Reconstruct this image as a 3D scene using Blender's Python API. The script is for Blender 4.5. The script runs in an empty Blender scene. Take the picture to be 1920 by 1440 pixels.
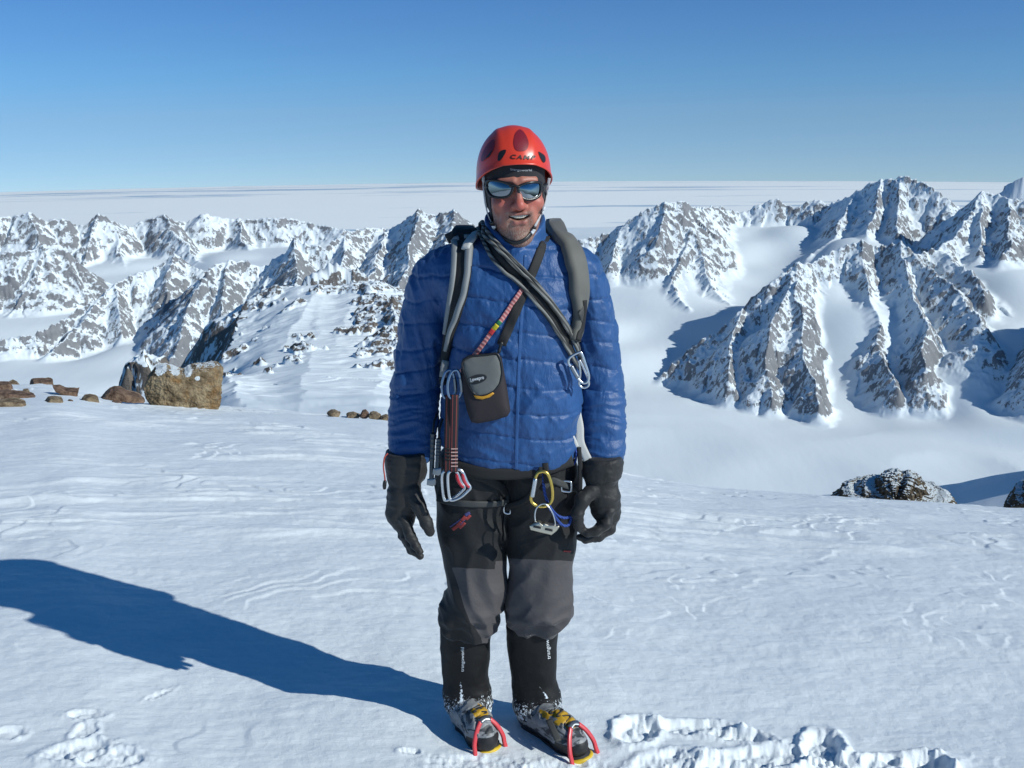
import bpy, bmesh, math, random, time
import numpy as np
from mathutils import Vector, Matrix
from mathutils.bvhtree import BVHTree
T0 = time.time()
scene = bpy.context.scene
C = scene.collection
R = math.radians
# ------------------------------------------------------------------ camera
W, H, F = 1920.0, 1440.0, 1900.0            # photograph size and focal length in its pixels
CAM_Z = 1.86
PITCH, ROLL = R(13.75), R(0.55)
cam_d = bpy.data.cameras.new('camera')
cam_d.sensor_width = 36.0
cam_d.lens = 36.0 * F / W
cam_d.clip_start = 0.05
cam_d.clip_end = 400000.0
cam = bpy.data.objects.new('camera', cam_d)
C.objects.link(cam)
CAM_M = Matrix.Rotation(math.pi / 2 - PITCH, 3, 'X') @ Matrix.Rotation(-ROLL, 3, 'Z')
cam.matrix_world = Matrix.Translation((0, 0, CAM_Z)) @ CAM_M.to_4x4()
scene.camera = cam
# ------------------------------------------------------------------ sky, sun, exposure
SUN_EL, SUN_AZ = 31.5, 63.0                  # azimuth: degrees from the view direction's back (-Y) towards +X
a_, e_ = R(SUN_AZ), R(SUN_EL)
SUN_DIR = Vector((math.sin(a_) * math.cos(e_), -math.cos(a_) * math.cos(e_), math.sin(e_)))
sun_d = bpy.data.lights.new('sun', 'SUN')
sun_d.energy = 4.0
sun_d.angle = R(0.5)
sun_d.color = (0.98, 0.995, 0.935)
sun = bpy.data.objects.new('sun', sun_d)
C.objects.link(sun)
sun.rotation_euler = SUN_DIR.to_track_quat('Z', 'Y').to_euler()
world = bpy.data.worlds.new('World')
scene.world = world
world.use_nodes = True
wn = world.node_tree.nodes
sky = wn.new('ShaderNodeTexSky')
sky.sky_type = 'NISHITA'
sky.sun_disc = False
sky.sun_elevation = R(SUN_EL)
sky.sun_rotation = math.atan2(SUN_DIR.x, SUN_DIR.y)
sky.altitude = 1800
sky.air_density = 0.5
sky.dust_density = 0.05
sky.ozone_density = 7.0
wl = world.node_tree.links
tcw = wn.new('ShaderNodeTexCoord'); up = wn.new('ShaderNodeVectorMath'); up.operation = 'ADD'
up.inputs[1].default_value = (0, 0, 0.05)    # the horizon seen from a summit lies below eye level
wl.new(tcw.outputs['Generated'], up.inputs[0]); wl.new(up.outputs[0], sky.inputs[0])
# high-altitude air: paler towards the horizon, deep blue towards the zenith
sx = wn.new('ShaderNodeSeparateXYZ'); wl.new(tcw.outputs['Generated'], sx.inputs[0])
mr = wn.new('ShaderNodeMapRange'); wl.new(sx.outputs[2], mr.inputs[0])
mr.inputs[1].default_value = -0.05; mr.inputs[2].default_value = 0.95
zr = wn.new('ShaderNodeValToRGB'); zr.color_ramp.interpolation = 'B_SPLINE'; wl.new(mr.outputs[0], zr.inputs[0])
ZST = [(0.0, (.76, .70, .62)), (0.062, (.86, .88, .70)), (0.11, (.75, 1.02, .85)), (0.17, (.76, 1.04, .97)), (0.30, (.46, 1.0, 1.04)), (0.5, (.27, .92, 1.08))]
while len(zr.color_ramp.elements) < len(ZST): zr.color_ramp.elements.new(0.5)
for e, (p, c) in zip(zr.color_ramp.elements, ZST): e.position = p; e.color = (*c, 1)
wb = wn.new('ShaderNodeMix'); wb.data_type = 'RGBA'; wb.blend_type = 'MULTIPLY'
wb.inputs[0].default_value = 1.0
wl.new(sky.outputs[0], wb.inputs[6]); wl.new(zr.outputs[0], wb.inputs[7])
wn['Background'].inputs['Strength'].default_value = 0.147
wl.new(wb.outputs[2], wn['Background'].inputs['Color'])
scene.view_settings.view_transform = 'Standard'
scene.view_settings.look = 'None'
scene.view_settings.exposure = 0.0
scene.view_settings.gamma = 1.0
scene.cycles.max_bounces = 6
scene.cycles.diffuse_bounces = 3
scene.cycles.glossy_bounces = 3
scene.cycles.volume_bounces = 0
scene.cycles.use_denoising = True

# ------------------------------------------------------------------ pixel -> ray
_cm = np.array(CAM_M)
def ray(px, py):
    v = np.stack([(np.asarray(px, float) - W / 2) / F, -(np.asarray(py, float) - H / 2) / F,
                  -np.ones_like(np.asarray(px, float))], -1)
    return v @ _cm.T
def at_r(px, py, r):                          # point at horizontal range r from the camera
    d = ray(px, py); k = r / math.hypot(d[0], d[1])
    return np.array([0, 0, CAM_Z]) + d * k
def at_y(px, py, y):                          # point at depth y
    d = ray(px, py)
    return np.array([0, 0, CAM_Z]) + d * (y / d[1])
def to_px(p):
    p = np.asarray(p, float) - np.array([0, 0, CAM_Z])
    v = p @ _cm
    return W / 2 + F * v[..., 0] / -v[..., 2], H / 2 - F * v[..., 1] / -v[..., 2]

# ------------------------------------------------------------------ noise
_rng = np.random.default_rng(7)
_GA = _rng.random((256, 256)) * 2 * np.pi
_GX, _GY = np.cos(_GA).astype(np.float32), np.sin(_GA).astype(np.float32)
def gn(x, y, s=0):                            # 2-D gradient noise, about -0.7..0.7
    x = np.asarray(x, np.float64) + s * 17.31; y = np.asarray(y, np.float64) + s * 7.77
    xi = np.floor(x); yi = np.floor(y)
    fx = (x - xi).astype(np.float32); fy = (y - yi).astype(np.float32)
    xi = xi.astype(np.int64) & 255; yi = yi.astype(np.int64) & 255
    x1 = (xi + 1) & 255; y1 = (yi + 1) & 255
    u = fx * fx * fx * (fx * (fx * 6 - 15) + 10); v = fy * fy * fy * (fy * (fy * 6 - 15) + 10)
    a = _GX[xi, yi] * fx + _GY[xi, yi] * fy
    b = _GX[x1, yi] * (fx - 1) + _GY[x1, yi] * fy
    c = _GX[xi, y1] * fx + _GY[xi, y1] * (fy - 1)
    d = _GX[x1, y1] * (fx - 1) + _GY[x1, y1] * (fy - 1)
    return (a + (b - a) * u) * (1 - v) + (c + (d - c) * u) * v
def fbm(x, y, o=4, s=0, g=0.5):
    r = 0; a = 1.0
    for i in range(o):
        r = r + a * gn(x, y, s + i * 3.1); x = x * 2.03; y = y * 2.03; a *= g
    return r
def ridged(x, y, o=4, s=0, g=0.5):
    r = 0; a = 1.0
    for i in range(o):
        r = r + a * (1 - 2.6 * np.abs(gn(x, y, s + i * 3.1))); x = x * 2.03; y = y * 2.03; a *= g
    return r
_G3 = _rng.normal(size=(32, 32, 32, 3)).astype(np.float32)
_G3 /= np.linalg.norm(_G3, axis=-1, keepdims=True)
def gn3(p, s=0):
    p = np.asarray(p, np.float64) + s * 5.37
    i0 = np.floor(p); f = (p - i0).astype(np.float32); i0 = i0.astype(np.int64)
    w = f * f * f * (f * (f * 6 - 15) + 10); r = 0
    for dx in (0, 1):
        for dy in (0, 1):
            for dz in (0, 1):
                g = _G3[(i0[..., 0] + dx) & 31, (i0[..., 1] + dy) & 31, (i0[..., 2] + dz) & 31]
                t = g[..., 0] * (f[..., 0] - dx) + g[..., 1] * (f[..., 1] - dy) + g[..., 2] * (f[..., 2] - dz)
                ww = (w[..., 0] if dx else 1 - w[..., 0]) * (w[..., 1] if dy else 1 - w[..., 1]) * (w[..., 2] if dz else 1 - w[..., 2])
                r = r + t * ww
    return r
def fbm3(p, o=4, s=0, g=0.5):
    r = 0; a = 1.0
    for i in range(o):
        r = r + a * gn3(p, s + i * 1.7); p = np.asarray(p) * 2.03; a *= g
    return r
def sstep(a, b, x):
    t = np.clip((x - a) / (b - a), 0, 1); return t * t * (3 - 2 * t)
def smax(a, b, k):
    h = np.clip(0.5 + 0.5 * (a - b) / k, 0, 1); return b + (a - b) * h + k * h * (1 - h)
def smin(a, b, k):
    return -smax(-a, -b, k)

# ------------------------------------------------------------------ mesh and object helpers
def mesh_np(name, verts, faces, mat=None, parent=None, smooth=True):
    """verts (n,3) array, faces an (m,k) int array or a list of tuples -> linked mesh object"""
    me = bpy.data.meshes.new(name)
    verts = np.asarray(verts, np.float32)
    if isinstance(faces, np.ndarray):
        m, k = faces.shape
        me.vertices.add(len(verts)); me.vertices.foreach_set('co', verts.ravel())
        me.loops.add(m * k); me.loops.foreach_set('vertex_index', faces.ravel().astype(np.int32))
        me.polygons.add(m)
        me.polygons.foreach_set('loop_start', np.arange(0, m * k, k, dtype=np.int32))
        me.update(calc_edges=True)
    else:
        me.from_pydata([tuple(v) for v in verts], [], [tuple(f) for f in faces])
    me.polygons.foreach_set('use_smooth', np.full(len(me.polygons), smooth))
    me.update()
    o = bpy.data.objects.new(name, me)
    C.objects.link(o)
    if mat: me.materials.append(mat)
    if parent: o.parent = parent
    return o
def attr(o, name, vals, kind='FLOAT'):
    a = o.data.attributes.new(name, kind, 'POINT')
    a.data.foreach_set('value' if kind == 'FLOAT' else 'color', np.asarray(vals, np.float32).ravel())
def tag(o, label=None, cat=None, group=None, kind=None):
    if label: o['label'] = label
    if cat: o['category'] = cat
    if group: o['group'] = group
    if kind: o['kind'] = kind
    return o
def empty(name, loc=(0, 0, 0)):
    o = bpy.data.objects.new(name, None); o.empty_display_size = 0.1
    C.objects.link(o); o.location = loc
    return o
def grid_faces(nr, nc, wrap=False):
    i = np.arange(nr - 1)[:, None] * nc; j = np.arange(nc if wrap else nc - 1)[None, :]
    j2 = (j + 1) % nc
    return np.stack([i + j, i + j2, i + nc + j2, i + nc + j], -1).reshape(-1, 4)

# ------------------------------------------------------------------ material helpers
class MT:
    def __init__(s, name):
        s.m = bpy.data.materials.new(name); s.m.use_nodes = True
        s.n = s.m.node_tree.nodes; s.l = s.m.node_tree.links
        s.b = s.n['Principled BSDF']
    def node(s, t, **kw):
        n = s.n.new(t)
        for k, v in kw.items():
            if k in n.inputs: n.inputs[k].default_value = v
            else: setattr(n, k, v)
        return n
    def link(s, a, b): s.l.new(a, b)
    def coord(s, scale=(1, 1, 1), kind='Object'):
        tc = s.n.new('ShaderNodeTexCoord'); mp = s.n.new('ShaderNodeMapping')
        mp.inputs['Scale'].default_value = scale
        s.link(tc.outputs[kind], mp.inputs['Vector']); return mp.outputs[0]
    def noise(s, scale, vec=None, detail=4, rough=0.55, dist=0.0):
        n = s.node('ShaderNodeTexNoise', Scale=scale, Detail=detail, Roughness=rough, Distortion=dist)
        s.link(vec if vec is not None else s.coord(), n.inputs['Vector']); return n.outputs[0]
    def math(s, op, a, b=None, c=None, clamp=False):
        n = s.n.new('ShaderNodeMath'); n.operation = op; n.use_clamp = clamp
        for i, v in enumerate((a, b, c)):
            if v is None: continue
            if isinstance(v, (int, float)): n.inputs[i].default_value = v
            else: s.link(v, n.inputs[i])
        return n.outputs[0]
    def ramp(s, fac, stops, interp='LINEAR'):
        n = s.n.new('ShaderNodeValToRGB'); n.color_ramp.interpolation = interp
        e = n.color_ramp.elements
        while len(e) < len(stops): e.new(0.5)
        for i, (p, c) in enumerate(stops):
            e[i].position = p; e[i].color = (*c, 1) if len(c) == 3 else c
        s.link(fac, n.inputs[0]); return n.outputs[0]
    def step(s, v, a, b):
        n = s.node('ShaderNodeMapRange'); n.interpolation_type = 'SMOOTHSTEP'
        s.link(v, n.inputs[0]); n.inputs[1].default_value = a; n.inputs[2].default_value = b
        return n.outputs[0]
    def mix(s, fac, a, b):
        n = s.n.new('ShaderNodeMix'); n.data_type = 'RGBA'
        for v, i in ((fac, 0), (a, 6), (b, 7)):
            if isinstance(v, (int, float)): n.inputs[i].default_value = v
            elif isinstance(v, tuple): n.inputs[i].default_value = (*v, 1)
            else: s.link(v, n.inputs[i])
        return n.outputs[2]
    def bump(s, h, strength=0.3, dist=0.01):
        n = s.node('ShaderNodeBump', Strength=strength, Distance=dist)
        s.link(h, n.inputs['Height']); 
        if s.b.inputs['Normal'].is_linked: s.link(s.b.inputs['Normal'].links[0].from_socket, n.inputs['Normal'])
        s.link(n.outputs[0], s.b.inputs['Normal'])
    def set(s, **kw):
        for k, v in kw.items():
            k = k.replace('_', ' ')
            if isinstance(v, (int, float)): s.b.inputs[k].default_value = v
            elif isinstance(v, tuple): s.b.inputs[k].default_value = (*v, 1)
            else: s.link(v, s.b.inputs[k])
        return s
    def at(s, name):
        n = s.n.new('ShaderNodeAttribute'); n.attribute_name = name; return n
def simple(name, col, rough=0.6, metal=0.0, nscale=None, var=0.25, bump=None, bscale=None, **kw):
    """plain procedural material: base colour broken up by noise, optional fine bump"""
    m = MT(name)
    nz = m.noise(nscale or 40, detail=5)
    c0 = tuple(c * (1 - var) for c in col); c1 = tuple(min(1, c * (1 + var)) for c in col)
    m.set(Base_Color=m.mix(nz, c0, c1), Roughness=rough, Metallic=metal, **kw)
    if bump: m.bump(m.noise(bscale or 400, detail=3), bump, 0.002)
    return m.m
# ------------------------------------------------------------------ mountains, glacier and frozen sea
HAZE = 0.42e-5
SEA_R, SEA_TOP = 905000.0, -850.0           # a round earth exaggerated so that its edge dips and bows as photographed
def snow_material(m):
    return m
mt = MT('alpine_rock_and_snow')
pos = mt.coord((1, 1, 1))
rk = mt.at('rock').outputs['Fac']
near = mt.at('near').outputs['Fac']
pv_ = mt.coord((1, 1, 0.38))
n1 = mt.noise(0.045, pv_, 6, 0.66)
n2 = mt.noise(0.13, mt.coord((1, 1, 0.30)), 6, 0.68)
n1n = mt.noise(0.30, pv_, 6, 0.66)
def fmix(f, a, b): return mt.math('ADD', mt.math('MULTIPLY', a, mt.math('SUBTRACT', 1.0, f)), mt.math('MULTIPLY', b, f))
n1 = fmix(near, n1, n1n)
n3 = mt.noise(0.42, mt.coord((1, 1, 0.16)), 4, 0.6)
nn = mt.math('ADD', mt.math('MULTIPLY', mt.math('SUBTRACT', n3, 0.5), 0.7), mt.math('ADD', mt.math('MULTIPLY', mt.math('SUBTRACT', n1, 0.5), 1.0), mt.math('MULTIPLY', mt.math('SUBTRACT', n2, 0.5), 1.35)))
fac = mt.step(mt.math('ADD', rk, nn), 0.42, 0.55)
rc = mt.mix(mt.noise(0.03, pos, 6, 0.7), (0.125, 0.135, 0.152), (0.34, 0.345, 0.36))  # far rock: paler and bluer, distance haze put into its colour
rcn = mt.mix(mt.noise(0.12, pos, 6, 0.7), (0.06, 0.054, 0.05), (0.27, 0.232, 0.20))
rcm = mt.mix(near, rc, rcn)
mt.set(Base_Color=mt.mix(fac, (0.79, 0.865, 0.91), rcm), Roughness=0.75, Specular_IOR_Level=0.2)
mt.bump(mt.math('MULTIPLY', fac, mt.noise(0.3, pos, 6, 0.7)), 0.6, 6.0)
M_MOUNT = mt.m
mt = MT('glacier_snow')
pos = mt.coord((1, 1, 1))
mt.set(Base_Color=mt.mix(mt.noise(0.004, pos, 5, 0.6), (0.75, 0.835, 0.885), (0.81, 0.88, 0.92)), Roughness=0.7, Specular_IOR_Level=0.2)
mt.bump(mt.noise(0.01, mt.coord((1, 0.3, 1)), 5, 0.6), 0.25, 8.0)
M_GLAC = mt.m

FLOOR = -700.0
# ridges: ([(px, py, range)], slope, rib amplitude, rib length, width of a gentle shoulder, near?)
RIDGES = [
 # far left range
 ([(-260,420,5300),(-120,412,5250),(-40,404,5200),(20,408,5200),(55,399,5150),(85,416,5150),(112,411,5150),(135,424,5200),(165,420,5150),(190,401,5150),(215,416,5200),(242,427,5250),(270,414,5250),(310,403,5200),(332,416,5250),(352,416,5250),(385,401,5200),(425,411,5250),(470,412,5200),(525,407,5150),(560,413,5150),(605,424,5100),(640,431,5000),(660,434,5000),(700,425,5100),(760,440,5200),(900,460,5200)], 0.95, 34, 70, 0),
 ([(55,399,5150),(70,440,5000),(75,480,4880)], 1.0, 30, 50, 0),
 ([(190,401,5150),(165,450,5000),(160,500,4850)], 1.0, 30, 50, 0),
 ([(215,416,5200),(225,470,4900),(235,520,4700),(215,545,4600)], 1.0, 30, 50, 0),
 ([(310,403,5200),(330,440,4950),(360,480,4700),(395,505,4550)], 1.0, 30, 50, 0),
 ([(442,412,5200),(450,440,5050),(470,470,4800)], 1.0, 30, 50, 0),
 # left pyramid
 ([(-150,500,4450),(-60,480,4400),(0,476,4370),(60,468,4350),(85,463,4336),(115,470,4330),(150,498,4290),(205,545,4200),(232,572,4120)], 0.95, 36, 60, 0),
 ([(85,463,4336),(65,520,4220),(35,570,4130),(20,592,4090)], 0.9, 30, 45, 0),
 ([(85,463,4336),(95,520,4210),(105,560,4140),(112,588,4080)], 0.9, 30, 45, 0),
 ([(115,470,4330),(150,530,4200),(165,575,4110)], 0.9, 26, 45, 0),
 # left middle ridge
 ([(5,638,3430),(60,628,3455),(100,610,3480),(150,580,3530),(185,560,3560),(215,534,3600),(255,514,3635),(300,500,3665),(318,488,3675),(330,478,3680),(345,492,3670),(360,500,3660),(385,508,3600)], 1.0, 30, 48, 0),
 ([(215,534,3600),(222,580,3480),(235,630,3380)], 0.95, 26, 40, 0),
 ([(185,560,3560),(150,610,3440),(100,655,3350)], 0.85, 22, 40, 0),
 ([(330,478,3680),(318,540,3520),(300,590,3430)], 1.0, 26, 40, 0),
 # left centre massif
 ([(300,700,2960),(325,660,3010),(345,600,3110),(365,545,3220),(383,515,3290),(402,498,3330),(430,489,3350),(460,490,3360),(490,503,3350),(512,492,3340),(540,470,3320),(560,449,3300),(582,455,3290),(615,466,3260),(650,439,3320),(668,445,3340),(700,441,3380),(725,432,3380),(750,418,3360),(775,402,3330),(790,394,3310),(803,400,3310),(815,404,3310),(832,398,3300),(850,394,3290),(862,408,3270),(880,432,3240),(930,480,3200),(1010,540,3150)], 1.05, 34, 50, 0),
 ([(430,489,3350),(425,550,3200),(410,610,3070),(395,655,2980)], 1.0, 26, 40, 0),
 ([(512,492,3340),(485,560,3150),(465,610,3030)], 1.0, 26, 40, 0),
 ([(560,449,3300),(555,510,3130),(530,580,2950),(505,640,2820)], 1.0, 28, 40, 0),
 ([(650,439,3320),(640,500,3100),(620,560,2900)], 1.0, 28, 40, 0),
 ([(725,432,3380),(700,500,3060),(680,570,2820),(660,640,2640)], 1.0, 28, 40, 0),
 ([(790,394,3310),(765,460,3080),(745,540,2850),(720,640,2600)], 1.0, 28, 40, 0),
 ([(850,394,3290),(840,470,3050),(820,560,2800)], 1.0, 28, 40, 0),
 # right, back ridge
 ([(1010,480,3650),(1060,462,3650),(1090,449,3650),(1130,444,3660),(1150,436,3660),(1172,424,3660),(1195,405,3650),(1215,393,3650),(1235,386,3655),(1252,380,3660),(1268,381,3670),(1280,377,3680),(1295,386,3700),(1312,393,3780),(1335,388,3950),(1355,390,4050),(1385,401,4080),(1400,396,4090),(1412,391,4100),(1435,380,4100),(1455,374,4100),(1472,384,4100),(1485,391,4080),(1510,383,4080),(1530,374,4080),(1542,378,4070),(1557,385,4050),(1580,372,4000),(1600,361,3960),(1622,350,3930),(1640,341,3915),(1652,337,3910),(1668,334,3900),(1680,338,3900),(1692,335,3890),(1700,332,3885),(1712,336,3880),(1735,345,3850),(1760,359,3820),(1785,374,3790)], 1.05, 36, 55, 0),
 ([(1252,380,3660),(1235,430,3530),(1225,460,3470)], 1.1, 26, 40, 0),
 ([(1172,424,3660),(1160,470,3520),(1150,500,3440)], 1.0, 22, 40, 0),
 ([(1300,390,3720),(1300,430,3610),(1315,480,3480),(1335,530,3360),(1370,578,3230)], 1.0, 30, 40, 0),
 ([(1300,430,3610),(1270,490,3430),(1255,530,3330),(1290,580,3190)], 0.95, 28, 40, 0),
 ([(1600,361,3960),(1580,410,3780),(1560,450,3650),(1520,480,3550)], 1.0, 30, 45, 0),
 ([(1652,337,3910),(1640,390,3740),(1625,440,3600)], 1.1, 30, 45, 0),
 ([(1692,335,3890),(1690,390,3720),(1680,440,3560)], 1.1, 30, 45, 0),
 # right, front massif
 ([(1238,702,2840),(1290,664,2870),(1335,626,2895),(1365,600,2915),(1388,584,2925),(1400,592,2925),(1415,570,2935),(1440,545,2955),(1462,525,2980),(1480,508,3010),(1500,492,3050),(1520,496,3070),(1560,474,3120),(1590,461,3150),(1610,455,3165),(1630,465,3180),(1660,462,3180),(1690,453,3160),(1720,480,3150),(1760,470,3200),(1800,430,3350),(1842,359,3560),(1870,366,3550),(1900,374,3520),(1940,382,3500),(2060,390,3450),(2250,400,3400)], 1.1, 36, 50, 0),
 ([(1388,584,2925),(1375,650,2780),(1360,710,2660)], 1.1, 28, 35, 0),
 ([(1500,492,3050),(1490,560,2890),(1505,640,2740),(1525,720,2600),(1532,768,2530)], 1.15, 34, 38, 0),
 ([(1500,492,3050),(1450,600,2800),(1440,690,2660),(1450,760,2560)], 1.1, 32, 38, 0),
 ([(1610,455,3165),(1635,550,2960),(1650,640,2790),(1680,730,2630)], 1.15, 30, 36, 0),
 ([(1690,453,3160),(1700,530,2990),(1730,600,2830),(1745,690,2670)], 1.2, 34, 36, 0),
 ([(1690,453,3160),(1740,500,3060),(1800,550,2950),(1835,600,2830)], 1.1, 34, 36, 0),
 ([(1760,470,3200),(1830,520,3050),(1845,560,2960)], 1.0, 30, 36, 0),
 ([(1842,359,3560),(1835,420,3380),(1830,480,3220)], 1.1, 34, 40, 0),
 ([(1900,374,3520),(1890,430,3330),(1880,480,3190)], 1.1, 34, 40, 0),
 ([(2060,560,2760),(2120,500,2800),(2200,460,2850),(2320,430,2900)], 1.1, 30, 45, 0),
 # far right peak
 ([(1840,400,6000),(1880,362,6000),(1905,334,6000),(1925,322,6000),(1960,330,6000),(2100,345,6000)], 0.9, 40, 80, 0),
 # near ridge that joins the summit
 ([(432,652,860),(450,620,850),(478,562,850),(500,548,840),(535,543,835),(575,540,825),(612,546,815),(650,545,805),(690,530,800),(712,540,790),(735,565,765),(765,610,700),(800,690,600)], 0.55, 9, 14, 1),
 ([(560,780,330),(570,720,470),(590,640,640),(610,560,790)], 0.16, 2, 20, 2),
 ([(700,800,330),(710,720,480),(720,640,620),(712,560,770)], 0.25, 7, 14, 1),
 ([(470,790,330),(440,740,420),(425,705,520)], 0.5, 5, 10, 1),
 ([(560,545,830),(560,600,720),(540,640,655)], 0.3, 6, 12, 1),
 ([(505,575,900),(540,545,905),(562,528,908),(585,506,912),(606,500,915),(622,494,918),(640,500,915),(656,504,912),(684,522,905),(720,545,900)], 1.5, 14, 12, 1),
 ([(690,545,780),(712,590,720),(728,640,650),(738,700,570),(742,745,500)], 0.7, 10, 12, 1),
 ([(705,548,790),(660,586,735),(640,634,670),(622,680,600),(600,715,540)], 0.55, 7, 12, 1),
 ([(602,538,815),(575,578,745),(552,628,685),(530,665,630)], 0.5, 5, 14, 1),
 ([(735,575,700),(745,630,620),(748,680,560)], 0.8, 10, 12, 1),
 # spires
 ([(228,745,470),(240,690,475),(252,712,475),(277,657,480),(300,690,480),(330,720,480)], 1.5, 20, 9, 1),
]
BASE = [(-100,600,4100),(0,640,3450),(100,590,4080),(250,700,3000),(220,520,4650),(250,490,4800),(300,520,4550),(440,475,4650),(480,492,4450),(560,470,4600),(620,500,3900),
        (275,640,3330),(1180,650,3000),(1130,600,3150),(1200,540,3400),(1160,520,3480),(1236,500,3480),(1400,450,3800),(1380,425,3950),(1440,500,3620),(1430,540,3480),(1400,575,3300),(1480,420,3900),
        (1580,480,3400),(1600,440,3600),(1640,560,2985),(1850,490,3200),(1900,500,3150),(1880,600,2900),(1800,700,2720),(1860,680,2740),(1760,600,3000),
        (1560,520,3080)]
FL0 = [(-200,650),(0,700),(150,680),(350,760),(1170,740),(1250,740),(1350,760),(1450,790),(1540,800),(1620,800),(1750,800),(1900,800),(1250,850),(1500,900),(1800,880),(1000,760),(900,700),(-300,590)]
def build_terrain(q=1.0):
    az = np.concatenate([np.linspace(-42, -28.5, int(70 * q)), np.linspace(-28.4, 28.4, int(1150 * q)), np.linspace(28.5, 50, int(130 * q))])
    rr = np.concatenate([np.geomspace(90, 420, int(90 * q))[:-1], np.geomspace(420, 900, int(380 * q)), np.geomspace(905, 2400, int(110 * q)), np.geomspace(2406, 4400, int(560 * q)), np.geomspace(4408, 5600, int(180 * q)), np.geomspace(5620, 9000, int(40 * q))])
    A, RR = np.meshgrid(np.radians(az), rr)
    X = (RR * np.sin(A)); Y = (RR * np.cos(A))
    shp = X.shape
    # base surface by inverse distance
    pts = [at_r(*b) for b in BASE]
    for px, py in FL0:
        d = ray(px, py); k = (FLOOR - CAM_Z) / d[2]
        pts.append(np.array([d[0] * k, d[1] * k, FLOOR]))
    pts = np.array(pts); num = 0; den = 0
    for p in pts:
        w = 1.0 / ((X - p[0]) ** 2 + (Y - p[1]) ** 2 + 90.0 ** 2) ** 1.6
        num = num + w * p[2]; den = den + w
    B = num / den
    B = B + 3 * fbm(X / 420, Y / 420, 3, 2)
    B = np.minimum(B, FLOOR + 12 + 0 * B) * sstep(2500, 2400, RR) + B * (1 - sstep(2500, 2400, RR))
    # warp
    big = sstep(600, 1400, RR)
    wx = X + big * 26 * fbm(X / 170, Y / 170, 3, 11) + (1 - big) * 5 * fbm(X / 30, Y / 30, 3, 12)
    wy = Y + big * 26 * fbm(X / 170, Y / 170, 3, 15) + (1 - big) * 5 * fbm(X / 30, Y / 30, 3, 16)
    Hh = np.full(shp, -5000.0); nearm = np.zeros(shp); strength = np.zeros(shp)
    for ri, (pl, sl, amp, L, kind) in enumerate(RIDGES):
        P = np.array([at_r(*p) for p in pl])
        u0 = 0.0
        best = np.full(shp, -9000.0); bu = np.zeros(shp); bd = np.full(shp, 1e6)
        reach = (P[:, 2].max() - FLOOR + 150) / max(sl, 0.5) if kind == 0 else 900.0
        m = (X > P[:, 0].min() - reach) & (X < P[:, 0].max() + reach) & (Y > P[:, 1].min() - reach) & (Y < P[:, 1].max() + reach)
        if not m.any(): continue
        x, y = wx[m], wy[m]; x0, y0 = X[m], Y[m]
        bh = np.full(x.shape, -9000.0); bu = np.zeros(x.shape); bd = np.zeros(x.shape)
        for i in range(len(P) - 1):
            a, b = P[i], P[i + 1]; dx, dy = b[0] - a[0], b[1] - a[1]; ln = math.hypot(dx, dy) + 1e-6
            t = np.clip(((x - a[0]) * dx + (y - a[1]) * dy) / ln ** 2, 0, 1)
            # near the crest use unwarped coordinates so that the skyline stays where it belongs
            d = np.hypot(x - a[0] - t * dx, y - a[1] - t * dy)
            hz = a[2] + t * (b[2] - a[2])
            if kind == 0: hh = hz - sl * d * (1.0 + 0.25 * np.exp(-d / 60)) 
            elif kind == 1: hh = hz - sl * d - 1.2 * np.maximum(d - 45, 0)
            else: hh = hz - sl * d - 0.016 * np.maximum(d - 25, 0) ** 2
            k = hh > bh
            bh = np.where(k, hh, bh); bu = np.where(k, u0 + t * ln, bu); bd = np.where(k, d, bd)
            u0 += ln
        uu = bu + 0.35 * L * fbm(x0 / L / 2, y0 / L / 2, 3, ri + 40)
        rib = ridged(uu / (L * 1.3), bd / (L * 7) + ri * 3.7, 4, ri, 0.46) - 0.6
        g = np.clip(bd / (1.2 * L), 0, 1)
        jag = gn(bu / (L * 0.33), bu * 0 + ri, 5) * np.exp(-bd / (0.5 * L)) * amp * 0.35
        bh = bh + amp * 0.55 * rib * g + jag
        cur = Hh[m]
        kk = 14.0 if kind == 0 else (10.0 if kind == 1 else 20.0)
        Hh[m] = smax(bh, cur, kk)
        nearm[m] = np.where((kind > 0) & (bh > cur), 1.0, np.where(bh > cur, 0.0, nearm[m]))
    B = B - 420 * sstep(5900, 7200, RR)
    up = Hh - B
    Z = smax(Hh, B, 24.0 * big + 3.0 * (1 - big))
    rocky = sstep(-10, 40, up) * (nearm < 0.5) + sstep(-5, 6, up) * (nearm > 0.5) * 0.3
    Z = Z + rocky * big * (6.5 * (ridged(X / 60, Y / 60, 5, 21, 0.5) - 0.7) + 1.7 * fbm(X / 12, Y / 12, 3, 25, 0.6) + 2.2 * (ridged(X / 26, Y / 26, 3, 27, 0.55) - 0.6))
    AZP = W / 2 + F * np.tan(A)                # roughly the column of the photograph
    dens = 0.50 * sstep(600, 740, AZP + 14 * fbm(X / 30, Y / 30, 2, 36)) * sstep(480, 560, RR) + 0.10 * sstep(745, 790, RR)
    on = fbm(X / 34, Y / 34, 4, 33, 0.55) + dens - 0.31
    outc = sstep(0.0, 0.10, on) * sstep(470, 520, RR)
    Z = Z + (1 - big) * nearm * (outc * (0.8 + 6.0 * np.clip(on, 0, .5) + 1.2 * (ridged(X / 9, Y / 9, 4, 31, 0.55) - 0.5) + 3.0 * np.clip(on, 0, .4) * (ridged(X / 20, Y / 20, 3, 37, 0.55) - 0.5)) + 0.25 * fbm(X / 40, Y / 40, 3, 35))
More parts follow.
